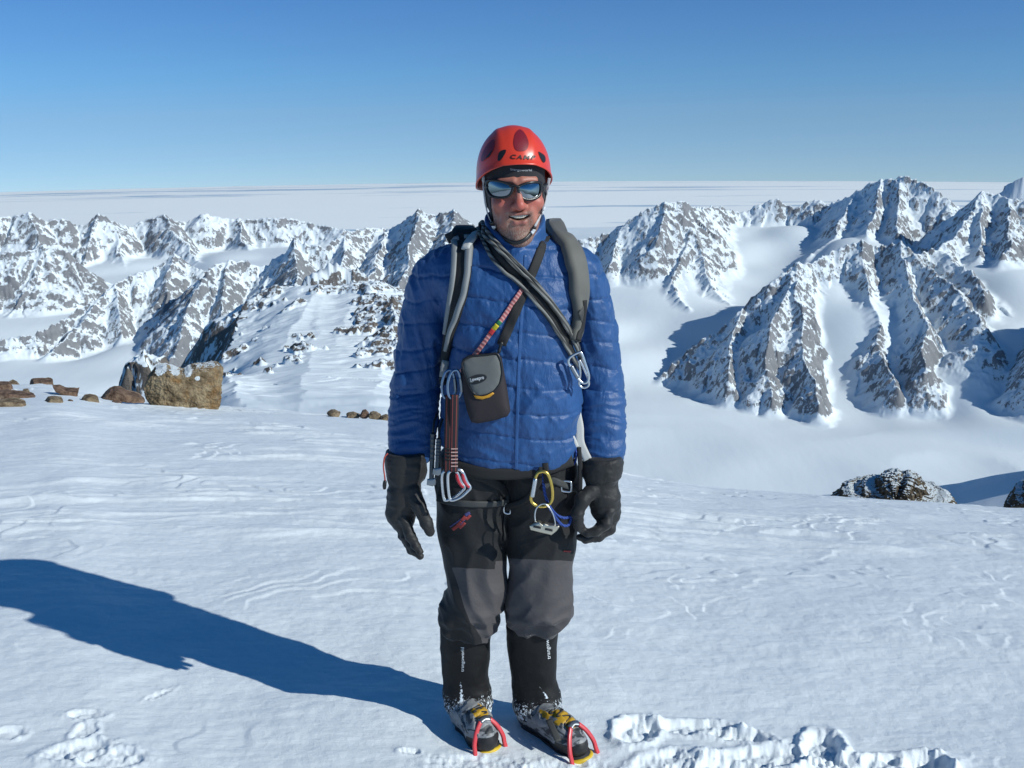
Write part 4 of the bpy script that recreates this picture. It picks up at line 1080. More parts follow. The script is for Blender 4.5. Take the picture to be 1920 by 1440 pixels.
# ---- helmet: a dome with a dipping rim, flared slightly
def plastic(name, col, rough=0.32):
    m = MT(name); pos = m.coord()
    m.set(Base_Color=m.mix(m.noise(25, pos, 5, 0.6), tuple(c * .88 for c in col), tuple(min(1, c * 1.1) for c in col)),
          Roughness=m.math('ADD', rough - .07, m.math('MULTIPLY', m.noise(60, pos, 5, .7), .18)), Coat_Weight=0.2, Coat_Roughness=0.2)
    m.bump(m.noise(300, pos, 2), 0.04, 0.001)
    return m.m
M_RED = plastic('red_helmet_shell', (0.68, 0.050, 0.024))
M_DRED = plastic('dark_red_inset', (0.20, 0.012, 0.022), 0.4)
M_BLACK = simple('black_plastic', (0.012, 0.012, 0.013), 0.4, nscale=80)
HY = np.array(Matrix.Rotation(R(7), 3, 'Z') @ Matrix.Rotation(R(-1.0), 3, 'Y'))
HO = at_y(964, 345, 2.945)
def hp(p): return np.asarray(p, float) @ HY.T + HO
nu, nv = 128, 56
U = np.linspace(0, 2 * np.pi, nu, endpoint=False)
cu, su = np.sin(U), -np.cos(U)                 # u = 0 looks at the viewer
front = np.clip(-su, -1, 1)
rim = np.interp(U, np.radians([0, 22, 45, 70, 88, 100, 125, 180, 235, 260, 272, 290, 315, 338, 360]),
                [.058, .055, .042, .016, .004, -.012, -.020, -.030, -.020, -.012, .004, .016, .042, .055, .058])
rim = np.convolve(np.concatenate([rim[-4:], rim, rim[:4]]), np.ones(9) / 9, 'valid')
ztop = .163
rows = []
for j in range(nv):
    w = j / (nv - 1)
    z = rim + (ztop - rim) * (1 - (1 - w) ** 1.9) if True else 0
    h = np.clip((z - .015) / (ztop - .015), -0.4, 1)
    k = np.where(h > 0, np.sqrt(np.clip(1 - np.abs(h) ** 2.35, 0, 1)), 1 - 0.02 * h * h)
    fl = 0.006 * np.exp(-(w / .05) ** 2) * np.clip(front, 0, 1) + 0.003 * np.exp(-(w / .05) ** 2)
    rx, ry = .1065, np.where(su < 0, .128, .132)
    x = cu * (rx * k + fl); y = .008 + su * (ry * k + fl)
    crest = .0022 * (np.exp(-((np.abs(x) - .045) / .010) ** 2)) * np.clip(h * 2.0, 0, 1) * (h < .97)
    rows.append(np.stack([x * (1 + crest / .1), y, z + crest], -1))
Vd = np.array(rows); Nd = Vd.copy()
inner = Vd * np.array([.955, .962, 1]) - np.array([0, 0, .0035]); inner[0] = Vd[0] * np.array([.962, .968, 1])
Vh = np.concatenate([inner[::-1], Vd]).reshape(-1, 3)
fh = grid_faces(2 * nv, nu, True)
HELMET = part('helmet', hp(Vh), fh[:, ::-1].copy(), M_RED)
HQ2 = fh; HEL_BVH = bvh_of(hp(Vh), fh)
def drape(px, py, bv, off, fall=None):
    """a point of the photograph laid on the surface it shows there"""
    d = Vector(ray(px, py)); d.normalize()
    loc, n, i, dist = bv.ray_cast(Vector((0, 0, CAM_Z)), d)
    if loc is None: return fall, None
    if n.dot(d) > 0: n = -n
    return np.array(loc) + np.array(n) * off, np.array(n)
def decal(name, verts2d, faces, bv, off, mat, parent, thick=0.0):
    pts = []; last = None
    for px, py in verts2d:
        p, n = drape(px, py, bv, off)
        if p is None: p = last if last is not None else at_y(px, py, YM)
        last = p; pts.append(p)
    return sub(name, np.array(pts), faces, mat, parent)
def poly_decal(name, outline, bv, off, mat, parent, n=10):
    """fills an outline with rings so that it bends with the surface under it"""
    P = np.asarray(outline, float); c = P.mean(0)
    V = [tuple(c)]; F_ = []; m_ = len(P)
    for k in range(1, n + 1): V += [tuple(c + (p - c) * k / n) for p in P]
    for i in range(m_): F_.append((0, 1 + i, 1 + (i + 1) % m_))
    for k in range(n - 1):
        for i in range(m_):
            a, b = 1 + k * m_ + i, 1 + k * m_ + (i + 1) % m_
            F_.append((a, a + m_, b + m_, b))
    return decal(name, V, F_, bv, off, mat, parent)
def smooth2(pts, n=40): return spline([(a, b, 0) for a, b in pts], n, True)[:, :2]
def text_mesh(s, bold=0.0, space=1.0):
    cu_ = bpy.data.curves.new('t', 'FONT'); cu_.body = s; cu_.size = 1.0; cu_.offset = bold; cu_.resolution_u = 3; cu_.space_character = space
    ob = bpy.data.objects.new('t', cu_)
    C.objects.link(ob)
    bpy.context.view_layer.update()
    me = bpy.data.meshes.new_from_object(ob.evaluated_get(bpy.context.evaluated_depsgraph_get()))
    bm = bmesh.new(); bm.from_mesh(me)
    bmesh.ops.triangulate(bm, faces=bm.faces)
    for _ in range(1): bmesh.ops.subdivide_edges(bm, edges=[e for e in bm.edges if e.calc_length() > .12], cuts=2)
    bmesh.ops.triangulate(bm, faces=bm.faces)
    V = np.array([v.co[:2] for v in bm.verts]); F_ = [tuple(v.index for v in f_.verts) for f_ in bm.faces]
    bm.free(); bpy.data.objects.remove(ob); bpy.data.meshes.remove(me); bpy.data.curves.remove(cu_)
    V -= V.min(0); return V / np.array([V[:, 0].max(), V[:, 1].max()]), F_
def text_decal(name, s, p0, p1, height, bv, off, mat, parent, bold=0.01, arc=0.0, shear=0.0, space=1.0):
    """writing from pixel p0 to p1 (baseline), letters `height` pixels tall"""
    V, F_ = text_mesh(s, bold, space); p0, p1 = np.array(p0, float), np.array(p1, float)
    dx = p1 - p0; nrm = np.array([dx[1], -dx[0]]) / np.linalg.norm(dx)
    P = p0 + V[:, :1] * dx + V[:, 1:] * nrm * height + (V[:, :1] * (1 - V[:, :1])) * 4 * arc * nrm
    P += V[:, 1:] * shear * dx / np.linalg.norm(dx)
    return decal(name, P, F_, bv, off, mat, parent)
M_INK = simple('dark_print', (0.03, 0.01, 0.01), 0.5)
M_WHITE = simple('white_print', (0.62, 0.64, 0.66), 0.6)
M_GREYPR = simple('grey_print', (0.34, 0.35, 0.37), 0.6)
poly_decal('inset', smooth2([(967, 249), (974, 243), (981, 247), (988, 258), (991, 270), (987, 281), (976, 284), (967, 281), (963, 270), (964, 258)]), HEL_BVH, .0012, M_DRED, HELMET)
poly_decal('inset', smooth2([(926, 262), (928, 272), (924, 284), (914, 296), (904, 303), (903, 295), (908, 281), (917, 268)]), HEL_BVH, .0012, M_DRED, HELMET)
for ol in ([(938, 284), (948, 281), (948, 287), (939, 301), (934, 301), (934, 293)], [(1009, 285), (1014, 287), (1021, 293), (1022, 302), (1018, 305), (1012, 295)], [(921, 284), (924, 283), (918, 294), (912, 296)]):
    poly_decal('vent', smooth2(ol, 24), HEL_BVH, .0016, M_BLACK, HELMET, 6)
text_decal('lettering', 'CAMP', (956, 298), (1002, 300), 8.5, HEL_BVH, .0016, M_INK, HELMET, 0.03, -0.6, 2.0, 1.3)
text_decal('lettering', 'trangoworld', (956.5, 320.5), (996.5, 322.5), 6.0, C_BVH, .0014, M_GREYPR, CAP, 0.012, -1.0)
# chin straps
M_STRAPW = simple('pale_webbing', (0.46, 0.45, 0.46), 0.75, nscale=120)
def ribbon(pts, nrm, width, thick, roundn=1):
    """a flat band along 3-D points with surface normals"""
    P = np.asarray(pts, float); N = np.asarray(nrm, float); m_ = len(P)
    T = np.gradient(P, axis=0); T /= np.linalg.norm(T, axis=1, keepdims=True) + 1e-12
    N = N - T * (N * T).sum(1, keepdims=True); N /= np.linalg.norm(N, axis=1, keepdims=True) + 1e-12
    S = np.cross(T, N); w = np.broadcast_to(np.asarray(width, float), (m_,))[:, None] / 2; t = np.broadcast_to(np.asarray(thick, float), (m_,))[:, None]
    prof = [(-1, 0), (-1, .55), (-.82, 1), (-.4, 1.05), (0, 1.08), (.4, 1.05), (.82, 1), (1, .55), (1, 0)]
    V = np.stack([P + S * w * a + N * t * b for a, b in prof], 1); n = len(prof)
    fs = [tuple(x) for x in grid_faces(m_, n, True)]
    V = V.reshape(-1, 3)
    fs.append(tuple(range(n - 1, -1, -1))); fs.append(tuple(range((m_ - 1) * n, m_ * n)))
    return V, fs
def strap_px(path, bv, width, thick, off=0.001, n=60, smooth=4, width_end=None, yfall=None):
    pp = spline([(a, b, 0) for a, b in path], n)[:, :2]
    P, N = [], []; lastY = yfall
    for a, b in pp:
        p, nn = drape(a, b, bv, off)
        if p is None:
            p = at_y(a, b, (lastY if lastY else YM)); nn = N[-1] if N else np.array([0, -1.0, 0])
        lastY = p[1]; P.append(p); N.append(nn)
    P, N = np.array(P), np.array(N)
    for _ in range(smooth):
        for A_ in (P, N): A_[1:-1] = (A_[:-2] + 2 * A_[1:-1] + A_[2:]) / 4
    if width_end is not None: width = np.linspace(width, width_end, n)
    return P, N, ribbon(P, N, width, thick)
HEAD_BVH = bvh_of(np.vstack([HW_, hw(V)]), np.vstack([HQ, Q + len(HW_)]))
for path in ([(905, 326), (908, 350), (911, 375), (914, 398), (921, 416)], [(1030, 334), (1026, 354), (1021, 378), (1013, 402), (1002, 424)]):
    P, N, rb = strap_px(path, HEAD_BVH, .0085, .002, .002, 50, 8, yfall=2.90)
    sub('chin_strap', *rb, M_STRAPW, HELMET)
P, N, rb = strap_px([(921, 416), (932, 434), (948, 448), (966, 455), (984, 449), (995, 437), (1002, 424)], HEAD_BVH, .011, .003, .002, 50, 6, yfall=2.88)
sub('chin_strap', *rb, M_BLACK, HELMET)
for path in ([(1013, 400), (1017, 388)], [(994, 437), (1000, 428)], [(924, 422), (929, 430)]):
    P, N, rb = strap_px(path, HEAD_BVH, .011, .004, .004, 8, 1, yfall=2.89)
    sub('strap_buckle', *rb, M_WHITE, HELMET)
# ---- sunglasses
m = MT('mirror_lens'); m.set(Base_Color=(0.25, 0.28, 0.31), Metallic=1.0, Roughness=0.06)
M_LENS = m.m
M_FRAME = simple('black_frame', (0.012, 0.012, 0.013), 0.28)
def gl(px, py, off):                            # wrap-round surface in front of the eyes
    d = ray(px, py); o0 = np.array([0, 0, CAM_Z])
    k = (HC[1] - .105 - o0[1]) / d[1]; p = (o0 + d * k - HC) @ HR
    x = p[0]; y = -.113 - off + 6.2 * x * x + 90 * x ** 4
    return hw((x, y, p[2]))
def gl_fill(ol, off, bulge, n=8):
    P = np.asarray(ol); c = P.mean(0); V = [gl(c[0], c[1], off + bulge)]; F_ = []; m_ = len(P)
    for k in range(1, n + 1):
        V += [gl(*(c + (p - c) * k / n), off + bulge * (1 - (k / n) ** 2)) for p in P]
    F_ += [(0, 1 + i, 1 + (i + 1) % m_) for i in range(m_)]
    for k in range(n - 1): F_ += [(1 + k * m_ + i, 1 + (k + 1) * m_ + i, 1 + (k + 1) * m_ + (i + 1) % m_, 1 + k * m_ + (i + 1) % m_) for i in range(m_)]
    return np.array(V), F_
L1 = smooth2([(917, 342), (930, 341), (945, 344), (955, 349), (958, 354), (954, 363), (946, 368), (932, 369), (921, 365), (915, 354)], 40)
L2 = smooth2([(973, 353), (980, 347), (995, 344), (1009, 344), (1014, 347), (1014, 358), (1010, 367), (998, 372), (984, 371), (977, 364)], 40)
O1 = smooth2([(913, 338), (930, 337), (947, 340), (959, 345), (964, 350), (959, 364), (950, 371), (932, 373), (918, 369), (911, 354)], 40)
O2 = smooth2([(968, 351), (977, 344), (995, 340), (1012, 340), (1019, 344), (1018, 360), (1013, 371), (998, 376), (982, 375), (973, 366)], 40)
GLASS = empty('sunglasses'); GLASS.parent = MAN
fr = []
for I_, O_ in ((L1, O1), (L2, O2)):
    V = [gl(*p, 0.000) for p in O_] + [gl(*p, .004) for p in O_] + [gl(*p, .0045) for p in I_] + [gl(*p, .000) for p in I_]
    fr.append((np.array(V), [tuple(x) for x in grid_faces(4, 40, True)] + [(120 + i, 120 + (i + 1) % 40, (i + 1) % 40, i) for i in range(40)]))
br = spline([gl(955, 350, .002), gl(961, 347, .003), gl(967, 348, .003), gl(974, 351, .002)], 14)
fr.append(tube(br, .0032, 8))
for sx, a in ((-1, gl(913, 347, .001)), (1, gl(1017, 349, .001))):
    e = hw((sx * .086, -.02, .008)); e2 = hw((sx * .088, .03, -.004)); mid = hw((sx * .0835, -.065, .008))
    fr.append(tube(spline([a, mid, e, e2], 24), .0035, 8))
v, fcs = join(fr)
sub('frame', v, fcs, M_FRAME, GLASS)
for ol in (L1, L2):
    v, fcs = gl_fill(ol, .0015, .003); sub('lens', v, fcs, M_LENS, GLASS)
# ---- gloves
m = cloth_mat('black_glove_shell', (0.012, 0.0115, 0.0115), 0.62, 0.1, weave=500, wstr=0.3)
m.bump(m.noise(35, m.coord(), 4, 0.6, 0.6), 0.4, 0.006)
M_GLOVE = m.m
def build_glove(px, fingers, thumb, palm, cuff, name_lo, yoff):
    Y = lambda a: at_y(a[0], a[1], yoff + a[2])
    allp = [Y(a) for ch in fingers + [thumb] for a, _ in ch] + [Y(a) for a, _ in palm]
    lo = np.min(allp, 0) - .05; hi = np.max(allp, 0) + .05; hi[2] = max(hi[2], zs(838, yoff))
    lo[0] = min(lo[0], at_y(cuff[0][1] - 8, 880, yoff)[0]); hi[0] = max(hi[0], at_y(cuff[0][2] + 8, 880, yoff)[0])
    f = Field(lo, hi, 0.0029)
    d = f.loft([sec(c[0], c[1], c[2], yoff, c[3]) for c in cuff], 2.2, 0.006)
    for (a, ra), (b, rb) in zip(palm[:-1], palm[1:]): d = smin(d, f.cone(Y(a), Y(b), ra, rb), 0.018)
    for ch in fingers: d = smin(d, f.chain([(Y(a), r_) for a, r_ in ch], .006), 0.0045)
    d = smin(d, f.chain([(Y(a), r_) for a, r_ in thumb], .008), 0.010)
    V, Q = nets(f, d); V = relax(V, Q, 1); N = vnormals(V, Q)
    V = V + N * (0.0030 * fbm3(V * 26, 3, 61) + 0.0028 * (1 - np.abs(gn3(np.stack([V[:, 0] * 14, V[:, 1] * 14, V[:, 2] * 40], -1), 63)) * 2.4))[:, None]
    o = part('glove', V, Q, M_GLOVE)
    return o, bvh_of(V, Q)
# viewer's left hand: back of the hand to the left, fingers hanging together, thumb forward
GL1, GL1B = build_glove(None,
    [[((748, 972, .012), .0165), ((757, 1003, .004), .0150), ((772, 1030, -.008), .0125), ((787, 1041, -.018), .0098)],
     [((751, 975, -.018), .0170), ((762, 1008, -.030), .0150), ((778, 1033, -.042), .0125), ((788, 1043, -.050), .0098)],
     [((757, 972, -.046), .0165), ((768, 1002, -.056), .0145), ((780, 1024, -.064), .0120), ((787, 1034, -.070), .0096)],
     [((745, 968, .036), .0150), ((752, 992, .034), .0130), ((762, 1014, .028), .0110), ((772, 1026, .020), .0090)]],
    [((772, 918, -.040), .022), ((786, 950, -.060), .0195), ((799, 980, -.066), .0165), ((806, 997, -.064), .0130)],
    [((759, 905, -.012), .040), ((757, 935, -.012), .045), ((752, 962, -.008), .041), ((753, 975, -.006), .035)],
    [(846, 724, 800, .058), (862, 722, 800, .060), (890, 726, 799, .058), (898, 728, 796, .050), (906, 733, 788, .044), (918, 731, 786, .044)], 0, 2.895)
# viewer's right hand: loosely closed, finger tips curling towards the leg
GL2, GL2B = build_glove(None,
    [[((1146, 965, -.010), .0170), ((1143, 990, -.020), .0165), ((1122, 1005, -.030), .0150), ((1098, 1010, -.036), .0125), ((1087, 1008, -.038), .0100)],
     [((1143, 968, .022), .0165), ((1138, 993, .016), .0155), ((1116, 1006, .008), .0135), ((1096, 1008, .002), .0105)],
     [((1142, 960, -.038), .0165), ((1136, 982, -.050), .0155), ((1119, 996, -.058), .0140), ((1102, 1000, -.062), .0112)],
     [((1136, 960, .042), .0150), ((1130, 984, .040), .0140), ((1114, 996, .034), .0120), ((1102, 1000, .030), .0098)]],
    [((1112, 918, -.036), .021), ((1092, 938, -.056), .0190), ((1083, 962, -.064), .0165), ((1085, 985, -.060), .0130), ((1092, 994, -.055), .0108)],
    [((1128, 905, -.004), .040), ((1132, 930, -.004), .045), ((1136, 955, -.002), .041), ((1138, 968, -.002), .034)],
    [(854, 1098, 1164, .056), (866, 1093, 1168, .060), (892, 1093, 1165, .058), (900, 1097, 1158, .048), (910, 1102, 1153, .042), (920, 1104, 1152, .042)], 0, 2.885)
M_REDC = simple('red_cord', (0.42, 0.07, 0.05), 0.6, nscale=150)
cordp = spline([at_y(727, 850, 2.86), at_y(721, 858, 2.855), at_y(719, 875, 2.853), at_y(721, 892, 2.853), at_y(722, 902, 2.855)], 24)
sub('pull_cord', *tube(cordp, .0022, 6), M_REDC, GL1)
sub('cord_toggle', *tube(spline([at_y(722, 901, 2.855), at_y(721, 909, 2.855), at_y(721, 917, 2.856)], 10), [.004, .0055, .006, .006, .006, .006, .0058, .0055, .005, .004], 10), M_BLACK, GL1)
# ---- writing and trim on the clothes
text_decal('lettering', 'trangoworld', (872, 1259), (872, 1213), 8.0, G_BVH[0], .002, M_WHITE, GAITERS[0], 0.01)
text_decal('lettering', 'trangoworld', (1034, 1235), (1030, 1180), 9.0, G_BVH[1], .002, M_WHITE, GAITERS[1], 0.01, 0.6)
M_EMBR = simple('red_stitching', (0.30, 0.035, 0.03), 0.7, nscale=200)
M_EMBB = simple('blue_stitching', (0.05, 0.05, 0.16), 0.7, nscale=200)
for a, b, w, mm in (((849, 993), (858, 986), .010, M_EMBR), ((858, 986), (866, 978), .012, M_EMBR), ((862, 990), (872, 980), .008, M_EMBR), ((866, 976), (873, 968), .012, M_EMBR), ((874, 974), (882, 966), .009, M_EMBR), ((844, 988), (866, 972), .004, M_EMBB), ((872, 966), (881, 961), .010, M_EMBB), ((863, 984), (872, 974), .004, M_EMBB), ((1057, 1033), (1070, 1034), .005, M_EMBR)):
    P, N, rb = strap_px([a, b], T_BVH, w, .0012, .0006, 8, 1)
    sub('embroidery', *rb, mm, TROUS)
m = cloth_mat('blue_zip_tape', (0.012, 0.055, 0.22), 0.45); M_ZIP = m.m
P, N, rb = strap_px([(985, 478), (983, 520), (980, 560), (976, 620), (973, 680), (971, 740), (969, 800), (968, 850), (968, 880)], J_BVH, .010, .0022, .000, 90, 6)
sub('zip', *rb, M_BLUE, JACKET)
# ------------------------------------------------------------------ what he carries
def metal(name, col, rough=0.28, var=0.15):
    m = MT(name); pos = m.coord()
    m.set(Base_Color=m.mix(m.noise(90, pos, 5, 0.6), tuple(c * (1 - var) for c in col), tuple(min(1, c * (1 + var)) for c in col)),
          Metallic=1.0, Roughness=m.math('ADD', rough - .08, m.math('MULTIPLY', m.noise(140, pos, 4, .7), .2)))
    return m.m
M_SILVER = metal('polished_alloy', (0.62, 0.64, 0.66)); M_DKST = metal('dark_steel', (0.10, 0.11, 0.12), 0.45); M_STEEL = metal('dull_steel', (0.30, 0.32, 0.34), 0.4)
M_GOLD = metal('gold_anodised', (0.66, 0.47, 0.12), 0.3); M_BLUEM = metal('blue_grey_anodised', (0.22, 0.30, 0.42), 0.3)
M_PALEM = metal('pale_alloy', (0.60, 0.56, 0.46), 0.35)
M_REDA = plastic('red_anodised', (0.45, 0.02, 0.035), 0.3)
M_WEB = cloth_mat('black_webbing', (0.012, 0.012, 0.0125), 0.75, weave=1500, wstr=.4).m
M_WEBG = cloth_mat('dark_grey_webbing', (0.045, 0.047, 0.046), 0.7, weave=1500, wstr=.4).m
M_PAD = cloth_mat('grey_pack_cloth', (0.118, 0.116, 0.102), 0.7, 0.1, weave=900, wstr=.25).m
M_PADG = cloth_mat('light_grey_binding', (0.24, 0.25, 0.25), 0.65, weave=900).m
M_PALE = cloth_mat('pale_grey_tape', (0.50, 0.50, 0.48), 0.65, weave=1200).m
M_PACK = cloth_mat('charcoal_pack_cloth', (0.035, 0.036, 0.037), 0.65, weave=800).m
def thing(name, label, cat, loc, group=None):
    o = empty(name, loc); return tag(o, label, cat, group)
def tpart(name, V, faces, mat, parent, smooth=True):
    return mesh_np(name, np.asarray(V) - np.array(parent.location), faces, mat, parent, smooth)
def over_back(P, N, pts):
    """continue a strap over the shoulder to the back: extra points before its first one"""
    p0 = P[0]; ex = np.array([p0 + np.array(q) for q in pts]); n0 = np.array([[0, -.35, 1.0]] * len(ex))
    return np.vstack([ex, P]), np.vstack([n0, N])
def inflate(outline, y, depth, box=3.5, nth=90, nph=30, tilt=0.0, push=0.0):
    P = np.array([at_y(px, py, y) for px, py in outline]); c = P.mean(0); q = np.vstack([P, P[:1]]) - c
    sg = np.concatenate([[0], np.cumsum(np.linalg.norm(np.diff(q, axis=0), axis=1))]); th = np.linspace(0, sg[-1], nth, endpoint=False)
    ox, oz = np.interp(th, sg, q[:, 0]), np.interp(th, sg, q[:, 2]); ph = np.linspace(-np.pi / 2, np.pi / 2, nph)
    cs = np.abs(np.cos(ph)) ** (2 / box); sn = np.sign(np.sin(ph)) * np.abs(np.sin(ph)) ** (2 / box)
    V = np.stack([cs[:, None] * ox, sn[:, None] * depth / 2 + 0 * ox + tilt * cs[:, None] * oz, cs[:, None] * oz], -1).reshape(-1, 3)
    return V + c, grid_faces(nph, nth, True)
# ---- backpack
PK = thing('backpack', 'grey climbing backpack whose padded straps run over the blue jacket', 'backpack', (0, 3.2, zs(700)))
f = Field((-.20, 3.06, zs(870) - .02), (.21, 3.34, zs(452) + .08), 0.007)
c_ = at_y(962, 640, 3.22)
d = (((np.abs(f.x - c_[0]) / .135) ** 3.2 + (np.abs(f.y - 3.155) / .075) ** 3.2) ** (1 / 3.2) - 1) * .075
d = smax(d, np.abs(f.z - (zs(452) + zs(790)) / 2) - (zs(452) - zs(790)) / 2 + 0 * d, 0.06)
V, Q = nets(f, d); V = relax(V, Q, 2); V = V + vnormals(V, Q) * (0.008 * fbm3(V * 9, 3, 71))[:, None]
tpart('pack_body', V, Q, M_PACK, PK)
V, fcs = inflate([(868, 470), (872, 440), (900, 430), (960, 428), (1020, 430), (1052, 440), (1058, 472)], 3.16, .14, 3.0); tpart('lid', V, fcs, M_PAD, PK)
LA = [(866, 446), (869, 462), (868, 490), (864, 530), (857, 570), (848, 612), (841, 650), (836, 690), (834, 720)]
P, N, _ = strap_px(LA, J_BVH, .05, .012, .002, 70, 8)
P, N = over_back(P, N, [(0.005, .19, -.12), (0.004, .16, -.03), (0.002, .13, .014), (0, .06, .012)])
wd = np.interp(np.linspace(0, 1, len(P)), [0, .1, .5, .75, 1], [.062, .064, .056, .036, .026])
tpart('shoulder_strap', *ribbon(P, N, wd, .012), M_WEB, PK)
TT = np.gradient(P, axis=0); TT /= np.linalg.norm(TT, axis=1, keepdims=True); NN = N / np.linalg.norm(N, axis=1, keepdims=True); SS = np.cross(TT, NN)
for sg, mm in ((1, M_PADG), (-1, M_PADG)):
    k = slice(4, 52 if sg == 1 else 58)
    tpart('strap_binding', *ribbon((P + SS * (sg * (wd / 2 - .009))[:, None])[k], N[k], np.linspace(.021, .013, len(P[k])), .0165), mm, PK)
P2, N2, rb = strap_px([(876, 474), (881, 464), (889, 454), (896, 447)], J_BVH, .026, .010, .013, 12, 2); tpart('strap_tab', *rb, M_PALE, PK)
P2, N2, rb = strap_px([(838, 448), (856, 440), (878, 437), (896, 436)], J_BVH, .030, .014, .012, 16, 3, yfall=3.0); tpart('load_lifter', *rb, M_PACK, PK)
LB = [(1046, 447), (1060, 458), (1072, 480), (1079, 510), (1082, 545), (1080, 580), (1076, 612), (1072, 640)]
P, N, _ = strap_px(LB, J_BVH, .07, .02, .002, 70, 10)
P, N = over_back(P, N, [(-0.02, .19, -.12), (-0.012, .16, -.02), (-0.006, .13, .022), (-.002, .06, .016)])
wd = np.interp(np.linspace(0, 1, len(P)), [0, .12, .35, .6, .85, 1], [.052, .058, .068, .064, .045, .028])
tpart('shoulder_strap', *ribbon(P, N, wd, .024), M_PAD, PK)
k = slice(30, len(P)); tpart('strap_webbing', *ribbon(P[k][18:], N[k][18:], .022, .028), M_WEB, PK)
P2, N2, rb = strap_px([(1078, 578), (1079, 590)], J_BVH, .048, .004, .025, 6, 1); tpart('strap_seam', *rb, M_WEBG, PK)
def strap3(pts, width, thick, mat, parent, name, n=30, nrm=(0, -1, 0.1)):
    P = spline(pts, n); return tpart(name, *ribbon(P, np.array([nrm] * n, float), width, thick), mat, parent)
strap3([at_y(1080, 770, 2.90), at_y(1086, 800, 2.885), at_y(1088, 830, 2.875), at_y(1102, 862, 2.86)], .026, .006, M_PALE, PK, 'hip_belt')
strap3([at_y(1066, 812, 2.875), at_y(1074, 828, 2.87), at_y(1078, 838, 2.87)], .024, .008, M_PALE, PK, 'belt_tab', 10)
strap3([at_y(836, 676, 2.87), at_y(833, 690, 2.865), at_y(831, 706, 2.865)], .022, .008, M_PADG, PK, 'strap_buckle', 10)
strap3([at_y(1084, 745, 2.9), at_y(1086, 770, 2.895), at_y(1088, 805, 2.89)], .008, .004, M_PALE, PK, 'side_cord', 14)
# ---- cord slings over the shoulder
def braid_mat(name, c0, c1, sc=260):
    m = MT(name); w = m.node('ShaderNodeTexWave', Scale=sc, Distortion=1.2); w.bands_direction = 'DIAGONAL'
    m.link(m.coord(), w.inputs['Vector'])
    m.set(Base_Color=m.mix(w.outputs[1], c0, c1), Roughness=0.75); m.bump(w.outputs[1], 0.5, 0.002); return m.m
M_BRAID = braid_mat('braided_grey_cord', (0.030, 0.031, 0.030), (0.23, 0.23, 0.215), 26)
SLG = thing('cord_sling', 'braided grey cord slings crossing the chest from the neck to a silver carabiner', 'sling', (0, 2.8, zs(560)))
for pth, w, off in (([(908, 428), (930, 462), (962, 496), (1000, 536), (1036, 580), (1062, 622), (1078, 662), (1085, 690)], .0105, .010),
                    ([(900, 440), (920, 478), (952, 514), (988, 550), (1022, 590), (1050, 634), (1068, 668), (1081, 692)], .0105, .006),
                    ([(917, 433), (946, 470), (984, 508), (1022, 552), (1052, 594), (1074, 634), (1086, 668), (1090, 690)], .0095, .004)):
    P, N, _ = strap_px(pth, J_BVH, w, .006, off, 110, 12, yfall=2.93)
    P, N = over_back(P, N, [(-.02, .16, -.05), (-.015, .11, .0), (-.006, .05, .012)])
    tpart('strand', *ribbon(P, N, w, .0075), M_BRAID, SLG)
P, N, _ = strap_px([(904, 434), (926, 470), (958, 506), (996, 544), (1030, 586), (1056, 628), (1074, 664)], J_BVH, .02, .004, .002, 90, 10, yfall=2.93)
tpart('backing_tape', *ribbon(P, N, .020, .004), M_WEB, SLG)
# ---- carabiners
def carabiner(name, label, ol, y, r, mat, gate=None, gmat=None, gr=None, group=None, parent=None, tilt=(0, 0)):
    """closed metal loop through pixel points; the gate is a thicker sleeve between two of them"""
    P = spline([at_y(a, b, y + tilt[0] * (a - ol[0][0]) + tilt[1] * (b - ol[0][1])) for a, b in ol], 72, True)
    if parent is None:
        o = thing(name, label, 'carabiner', tuple(P.mean(0)), group)
        tpart('frame', *tube(P, r, 10, True), mat, o)
    else: o = parent; fo = tpart('carabiner', *tube(P, r, 10, True), mat, o)
    if gate:
        G_ = spline([at_y(a, b, y + tilt[0] * (a - ol[0][0]) + tilt[1] * (b - ol[0][1]) - .0015) for a, b in gate], 20)
        g = tube(G_, (gr or r * 1.35) * np.interp(np.linspace(0, 1, 20), [0, .08, .2, .8, .92, 1], [.8, 1, 1, 1, 1, .8]), 12)
        if parent is None: tpart('gate', *g, gmat, o)
        else:
            go = mesh_np('gate', np.asarray(g[0]) - np.array(o.location), g[1], gmat, fo)
    return o
carabiner('carabiner', 'silver screwgate carabiner at the lower end of the grey cord slings', [(1082, 662), (1090, 662), (1098, 684), (1104, 705), (1101, 716), (1093, 718), (1084, 710), (1074, 694), (1066, 680), (1069, 670)], 2.808, .0040, M_SILVER,
          [(1071, 686), (1077, 697), (1084, 709)], M_STEEL, .0062, 'carabiners on the chest slings')
carabiner('carabiner', 'small plain carabiner behind the screwgate at the end of the slings', [(1086, 676), (1094, 690), (1103, 712), (1103, 723), (1094, 727), (1086, 720), (1088, 700)], 2.824, .0036, M_SILVER, group='carabiners on the chest slings')
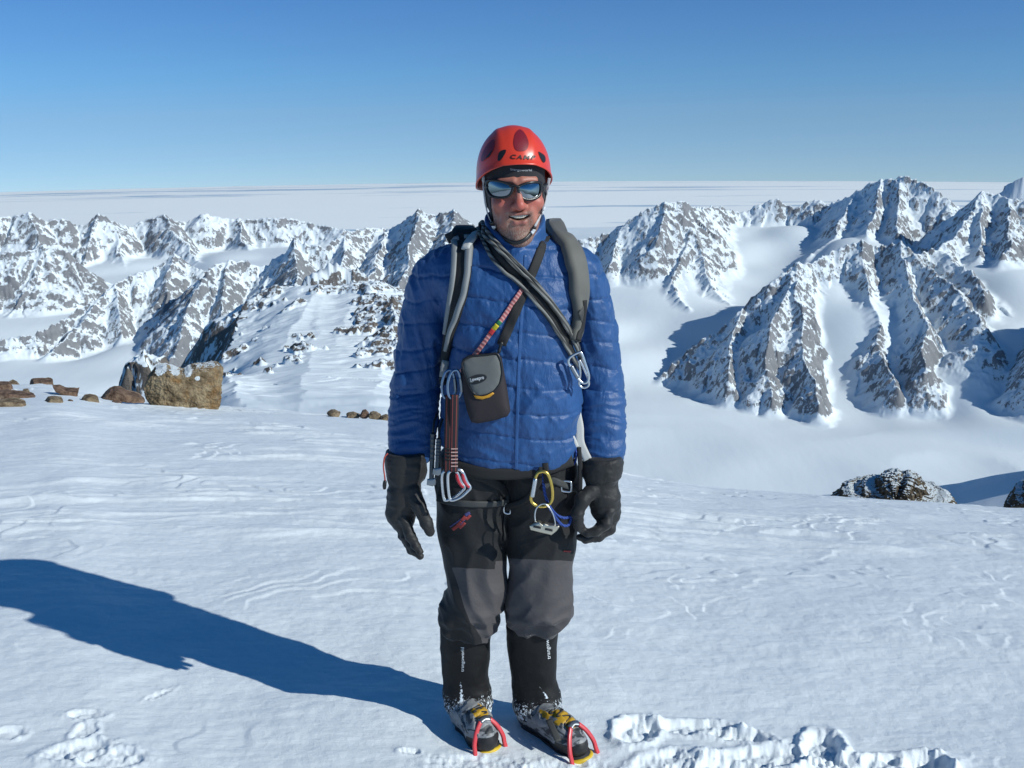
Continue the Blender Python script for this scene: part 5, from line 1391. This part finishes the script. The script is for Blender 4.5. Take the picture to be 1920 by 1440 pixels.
# ---- camera pouch
PO = thing('camera_pouch', 'small dark camera pouch with a grey flap hanging on a black chest strap', 'camera pouch', tuple(at_y(912, 730, 2.78)))
POL = [(864, 700), (866, 676), (880, 668), (912, 664), (934, 662), (941, 672), (946, 700), (952, 735), (957, 768), (952, 777), (925, 785), (896, 790), (884, 788), (876, 768), (868, 735)]
M_PUR = cloth_mat('purple_black_nylon', (0.020, 0.014, 0.017), 0.75, weave=700).m
M_SUEDE = cloth_mat('grey_suede', (0.105, 0.112, 0.108), 0.8, .2, weave=300, wstr=.3, var=.25).m
V, fcs = inflate(POL, 2.795, .075, 4.0, tilt=0.10); tpart('pouch_body', V, fcs[:, ::-1].copy(), M_PUR, PO)
FOL = [(868, 690), (868, 678), (882, 669), (912, 666), (931, 664), (938, 676), (941, 698), (937, 718), (926, 732), (912, 739), (897, 741), (886, 733), (877, 714)]
V, fcs = inflate(FOL, 2.768, .036, 3.2, tilt=0.10); FLAP = tpart('flap', V, fcs[:, ::-1].copy(), M_SUEDE, PO); FL_BVH = bvh_of(V, fcs[:, ::-1])
rim_ = spline([at_y(a, b, 2.760) for a, b in FOL], 70, True); rim_[:, 1] += 0.10 * (rim_[:, 2] - rim_[:, 2].mean())
tpart('piping', *tube(rim_, .0032, 8, True), M_BLACK, PO)
M_YEL = simple('yellow_trim', (0.55, 0.26, 0.012), 0.6)
V, fcs = inflate([(888, 741), (898, 744), (912, 741), (924, 735), (927, 738), (918, 745), (904, 749), (892, 747)], 2.754, .012, 2.5); tpart('trim', V, fcs, M_YEL, PO)
def sub_t(name, verts2d, faces, bv, off, mat, parent, root):
    pts = []; last = None
    for a, b in verts2d:
        p, n = drape(a, b, bv, off)
        if p is None: p = last if last is not None else at_y(a, b, 2.75)
        last = p; pts.append(p)
    return mesh_np(name, np.array(pts) - np.array(root.location), faces, mat, parent)
ov = [(894 + 19 * math.cos(t) * .98 - 1.5 * math.sin(t), 711 + 9 * math.sin(t) - 3 * math.cos(t)) for t in np.linspace(0, 2 * np.pi, 28, endpoint=False)]
sub_t('badge', [(894, 711)] + ov, [(0, 1 + i, 1 + (i + 1) % 28) for i in range(28)], FL_BVH, .0014, M_BLACK, FLAP, PO)
Vt, Ft = text_mesh('Lowepro', .01); p0, p1 = np.array((883, 716)), np.array((908, 711)); dx = p1 - p0; nr = np.array([dx[1], -dx[0]]) / np.linalg.norm(dx)
sub_t('lettering', p0 + Vt[:, :1] * dx + Vt[:, 1:] * nr * 9 - nr * 1.5, Ft, FL_BVH, .0024, M_WHITE, FLAP, PO)
P, N, _ = strap_px([(1016, 462), (1006, 490), (992, 524), (976, 562), (962, 596), (948, 628), (941, 646)], J_BVH, .028, .004, .003, 70, 8)
P, N = over_back(P, N, [(0.03, .17, -.03), (0.02, .11, .02), (0.01, .05, .02)])
tpart('strap', *ribbon(P, N, .027, .0035), M_WEB, PO)
tpart('strap_clip', *tube(spline([at_y(941, 640, 2.792), at_y(938, 650, 2.785), at_y(935, 662, 2.78)], 12), [.004, .006, .0075, .0075, .006, .0045, .004, .004, .0045, .005, .005, .004], 10), M_BLACK, PO)
# ---- red and pink webbing sling with coloured marks
RS = thing('webbing_sling', 'narrow pink webbing sling with green, yellow and red marks running to the camera pouch', 'sling', tuple(at_y(930, 610, 2.80)))
M_PINK = braid_mat('pink_woven_webbing', (0.42, 0.10, 0.10), (0.58, 0.30, 0.28), 40)
ps = [(980, 540), (966, 562), (948, 588), (930, 612), (910, 640), (892, 664), (880, 680), (866, 696)]
P, N, rb = strap_px(ps, J_BVH, .013, .0035, .004, 80, 6); tpart('tape', *rb, M_PINK, RS)
for a, b, cc in ((.37, .41, (0.02, 0.16, 0.05)), (.41, .455, (0.62, 0.48, 0.02)), (.455, .50, (0.45, 0.03, 0.03))):
    k = slice(int(a * 80), int(b * 80) + 1)
    tpart('colour_mark', *ribbon(P[k], N[k], .0138, .0045), simple('tape_mark', cc, 0.7), RS)
# ---- quickdraws
G3 = 'quickdraws hanging at the right hip of the man'
M_DRAW = None
m = MT('maroon_striped_tape'); tcs = m.at('u').outputs['Fac']
st = m.step(m.math('ABSOLUTE', m.math('SUBTRACT', m.math('ABSOLUTE', tcs), 0.5)), 0.12, 0.07)
m.set(Base_Color=m.mix(st, (0.016, 0.012, 0.014), (0.26, 0.045, 0.04)), Roughness=0.7); m.bump(m.noise(900, m.coord(), 2), .3, .0006); M_DRAW = m.m
def quickdraw(dx, y, label, bars):
    o = thing('quickdraw', label, 'quickdraw', tuple(at_y(850 + dx, 820, y)), G3)
    carabiner('', '', [(846 + dx, 700), (853 + dx, 694), (860 + dx, 698), (866 + dx, 725), (862 + dx, 742), (852 + dx, 748), (842 + dx, 742), (840 + dx, 720)], y, .0042, M_BLUEM, [(863 + dx, 708), (866 + dx, 735)], M_STEEL, .0040, parent=o)
    P = spline([at_y(853 + dx, 740, y), at_y(852 + dx, 790, y - .004), at_y(851 + dx, 840, y - .006), at_y(851 + dx, 884, y - .006)], 40)
    V, fcs = ribbon(P, np.array([[0, -1, .1]] * 40, float), .0225, .006)
    t = tpart('tape', V, fcs, M_DRAW, o); attr(t, 'u', np.tile([-1, -1, -.82, -.4, 0, .4, .82, 1, 1], 40))
    for i in range(6 if bars else 4):
        q = at_y(852 + dx, 842 + i * 6.5, y - .016); Vb = np.array([q + np.array([a * .0095, 0, b * .0012]) for a, b in ((-1, -1), (1, -1), (1, 1), (-1, 1))]); Vb = np.vstack([Vb, Vb + np.array([0, .006, 0])])
        mesh_np('stitching', Vb - np.array(o.location), [(0, 1, 2, 3), (7, 6, 5, 4), (0, 4, 5, 1), (2, 6, 7, 3)], M_PINKW if bars else M_WEBG, t, False)
    carabiner('', '', [(848 + dx, 882), (860 + dx, 880), (868 + dx, 886), (876 + dx, 904), (882 + dx, 914), (878 + dx, 920), (864 + dx, 932), (848 + dx, 938), (843 + dx, 932), (840 + dx, 905), (841 + dx, 888)], y - .004, .0046, M_SILVER, [(867 + dx, 888), (871 + dx, 903), (880 + dx, 914)], M_REDA, .0052, parent=o)
    return o
M_PINKW = simple('pale_pink_thread', (0.55, 0.36, 0.33), 0.7)
quickdraw(0, 2.775, 'front quickdraw with pale bar stitching and a red gated silver carabiner', True)
quickdraw(-11, 2.800, 'rear quickdraw, half hidden behind the one with pale bar stitching', False)
# ---- ice screws
G4 = 'ice screws beside the right arm of the man'
for (xa, ya, xb, yb, yy, lb) in ((812, 812, 809, 900, 2.83, 'grey ice screw nearest the sleeve, its hanger showing below'), (823, 822, 820, 880, 2.815, 'shorter dark ice screw between the first screw and the quickdraws')):
    a, b = at_y(xa, ya, yy), at_y(xb, yb, yy - .01)
    o = thing('ice_screw', lb, 'ice screw', tuple((a + b) / 2), G4)
    n = 70; P = a + (b - a) * np.linspace(0, 1, n)[:, None]
    rr_ = .0072 + .0010 * np.maximum(0, np.sin(np.linspace(0, 60, n))) * (np.linspace(0, 1, n) < .6)
    tpart('tube', *tube(P, rr_, 12), M_DKST, o)
    V, fcs = inflate([(xb - 8, yb - 2), (xb + 8, yb - 4), (xb + 9, yb + 8), (xb + 2, yb + 12), (xb - 9, yb + 9)], yy - .014, .008, 3); tpart('hanger', V, fcs, M_STEEL, o)
    tpart('holder', *tube(spline([a + [0, 0, .0], a + [.002, .01, .025], a + [.01, .03, .05]], 10), .0035, 8), M_BLACK, o)
# ---- harness
HA = thing('climbing_harness', 'dark climbing harness with buckled leg loops below the jacket hem', 'harness', (0, YM, zs(900)))
def hstrap(pth, w, th, off, mat, name='leg_loop', n=40):
    P, N, rb = strap_px(pth, T_BVH, w, th, off, n, 6); tpart(name, *rb, mat, HA); return P, N
hstrap([(822, 934), (842, 940), (880, 944), (918, 944), (950, 941)], .020, .005, .003, M_WEBG)
hstrap([(1084, 918), (1070, 914), (1050, 906), (1034, 900), (1020, 912)], .020, .005, .003, M_WEBG)
hstrap([(950, 950), (985, 938), (1005, 912), (1018, 888)], .018, .005, .004, M_WEB, 'rise')
hstrap([(862, 884), (900, 894), (935, 910), (950, 935), (950, 955)], .026, .005, .003, M_WEB, 'rise')
hstrap([(950, 955), (944, 985), (946, 1010)], .016, .004, .004, M_WEB, 'tie_in_strap')
strap3([at_y(846, 872, 2.852), at_y(900, 885, 2.825), at_y(960, 888, 2.82), at_y(1020, 880, 2.83), at_y(1072, 862, 2.86)], .036, .010, M_WEB, HA, 'waist_belt', 40)
strap3([at_y(1022, 868, 2.805), at_y(1024, 890, 2.80), at_y(1025, 905, 2.80)], .018, .006, M_WEB, HA, 'belay_loop', 14)
strap3([at_y(1086, 838, 2.87), at_y(1088, 880, 2.855), at_y(1087, 925, 2.85), at_y(1084, 960, 2.86)], .014, .005, M_WEB, HA, 'gear_loop', 20)
for (x0, y0, x1, y1, an) in ((1053, 902, 1071, 922, 0), (945, 944, 957, 963, 0)):
    P, N = [], []
    q, n_ = drape((x0 + x1) / 2, (y0 + y1) / 2, T_BVH, .010)
    yq = q[1] if q is not None else 2.82
    tpart('buckle', *tube(spline([at_y(x0, y0 + 3, yq), at_y(x0 + 3, y0, yq), at_y(x1 - 3, y0 + 1, yq), at_y(x1, y0 + 4, yq), at_y(x1, y1 - 3, yq), at_y(x1 - 3, y1, yq), at_y(x0 + 3, y1 - 1, yq), at_y(x0, y1 - 4, yq)], 40, True), .0034, 8, True), M_SILVER, HA)
carabiner('locking_carabiner', 'gold locking carabiner with a pale sleeve hanging from the belay loop', [(1010, 886), (1024, 886), (1032, 900), (1036, 922), (1034, 940), (1022, 949), (1006, 948), (996, 938), (998, 920), (1003, 900)], 2.785, .0050, M_GOLD, [(1004, 897), (1001, 915), (998, 932)], M_SILVER, .0072)
BD = thing('belay_device', 'pale metal belay plate on a wire loop under the gold carabiner', 'belay device', tuple(at_y(1020, 985, 2.775)))
V, fcs = inflate([(992, 984), (1002, 978), (1010, 976), (1015, 980), (1022, 979), (1030, 982), (1040, 983), (1050, 985), (1044, 994), (1034, 1002), (1012, 997), (994, 992)], 2.775, .026, 4.0); tpart('plate', V, fcs, M_PALEM, BD)
for sl_ in ([(1000, 987), (1014, 990)], [(1022, 992), (1036, 995)]):
    strap3([at_y(*sl_[0], 2.7605), at_y(*sl_[1], 2.7605)], .006, .0015, M_BLACK, BD, 'rope_slot', 6)
tpart('wire_loop', *tube(spline([at_y(1005, 984, 2.776), at_y(1003, 965, 2.777), at_y(1008, 950, 2.778), at_y(1022, 945, 2.779), at_y(1034, 958, 2.777), at_y(1040, 975, 2.776), at_y(1041, 988, 2.776)], 40), .0022, 8), M_SILVER, BD)
BC = thing('blue_cord', 'thin bright blue cord looped behind the belay plate', 'cord', tuple(at_y(1050, 960, 2.80)))
M_BCORD = braid_mat('blue_cord', (0.012, 0.03, 0.16), (0.03, 0.09, 0.38), 60)
tpart('strand', *tube(spline([at_y(1019, 888, 2.805), at_y(1020, 915, 2.80), at_y(1026, 940, 2.798), at_y(1040, 962, 2.80), at_y(1058, 971, 2.81), at_y(1076, 966, 2.83)], 50), .0042, 8), M_BCORD, BC)
tpart('strand', *tube(spline([at_y(1028, 948, 2.80), at_y(1040, 968, 2.80), at_y(1054, 984, 2.81), at_y(1066, 984, 2.82), at_y(1072, 970, 2.83)], 50), .0042, 8), M_BCORD, BC)
tpart('strand', *tube(spline([at_y(1074, 832, 2.87), at_y(1080, 845, 2.865), at_y(1080, 862, 2.865), at_y(1075, 872, 2.865)], 24), .003, 8), M_BCORD, BC)
# ---- crampons
G5 = 'crampons on the boots'
M_BAIL = plastic('red_toe_bail', (0.62, 0.05, 0.06), 0.35)
M_ANTI = simple('yellow_antibott', (0.62, 0.42, 0.02), 0.5)
for (bo, P_, L, bv, dv, rt), lb in zip(BOOTS, ('crampon with a red toe bail on the boot that points straight at the camera', 'crampon with a red toe bail on the boot turned out to the side')):
    o = thing('crampon', lb, 'crampon', tuple(P_(.5, 0, 0)), G5)
    bl = [P_(1.0, -.056, -.002), P_(.965, -.052, .022), P_(.93, -.050, .046), P_(.87, -.036, .078), P_(.815, -.016, .102)]
    br_ = [P_(.815, .016, .102), P_(.87, .036, .078), P_(.93, .050, .046), P_(.965, .052, .022), P_(1.0, .056, -.002)]
    for q in (bl, br_):
        q = spline(q, 30); nm = np.array([np.array(dv) * .8 + np.array([0, 0, .6])] * 30)
        tpart('toe_bail', *ribbon(q, nm, .0135, .007), M_BAIL, o)
    strap_ = spline([P_(.815, -.018, .102), P_(.80, 0, .107), P_(.815, .018, .102)], 10)
    tpart('bail_link', *ribbon(strap_, np.array([np.array(dv) * .5 + [0, 0, 1.0]] * 10), .018, .006), M_STEEL, o)
    for sg in (-1, 1):
        tpart('frame_rail', *tube(spline([P_(.06, sg * .03, -.004), P_(.3, sg * .036, -.004), P_(.65, sg * .044, -.004), P_(.9, sg * .038, -.004), P_(1.06, sg * .02, -.008)], 30), .005, 8), M_STEEL, o)
        for s_, r_ in ((.10, .034), (.72, .050), (.90, .046)):
            tpart('point', *tube([P_(s_, sg * r_, .002), P_(s_ + .02, sg * (r_ + .004), -.018), P_(s_ + .03, sg * (r_ + .006), -.036)], [.007, .0055, .0012], 8), M_STEEL, o)
        tpart('front_point', *tube(spline([P_(.98, sg * .020, .000), P_(1.06, sg * .021, -.004), P_(1.15, sg * .022, -.024)], 12), np.linspace(.007, .0015, 12), 8), M_STEEL, o)
    an = spline([P_(.86, -.046, .006), P_(.96, -.034, .010), P_(1.015, 0, .014), P_(.96, .034, .010), P_(.86, .046, .006)], 30)
    tpart('antiball_plate', *tube(an, .0075, 8), M_ANTI, o)
    tpart('heel_lever', *ribbon(spline([P_(-.03, 0, .0), P_(-.06, 0, .03), P_(-.055, 0, .075)], 14), np.array([-np.array(dv)] * 14), .022, .008), M_STEEL, o)
P_ = BOOTS[1][1]
PK2 = strap3([P_(.56, .040, .105), P_(.68, .052, .092), P_(.80, .062, .072)], .020, .004, M_WEBG, o, 'strap_tail', 12, (0, -.5, 1))
P_ = BOOTS[0][1]
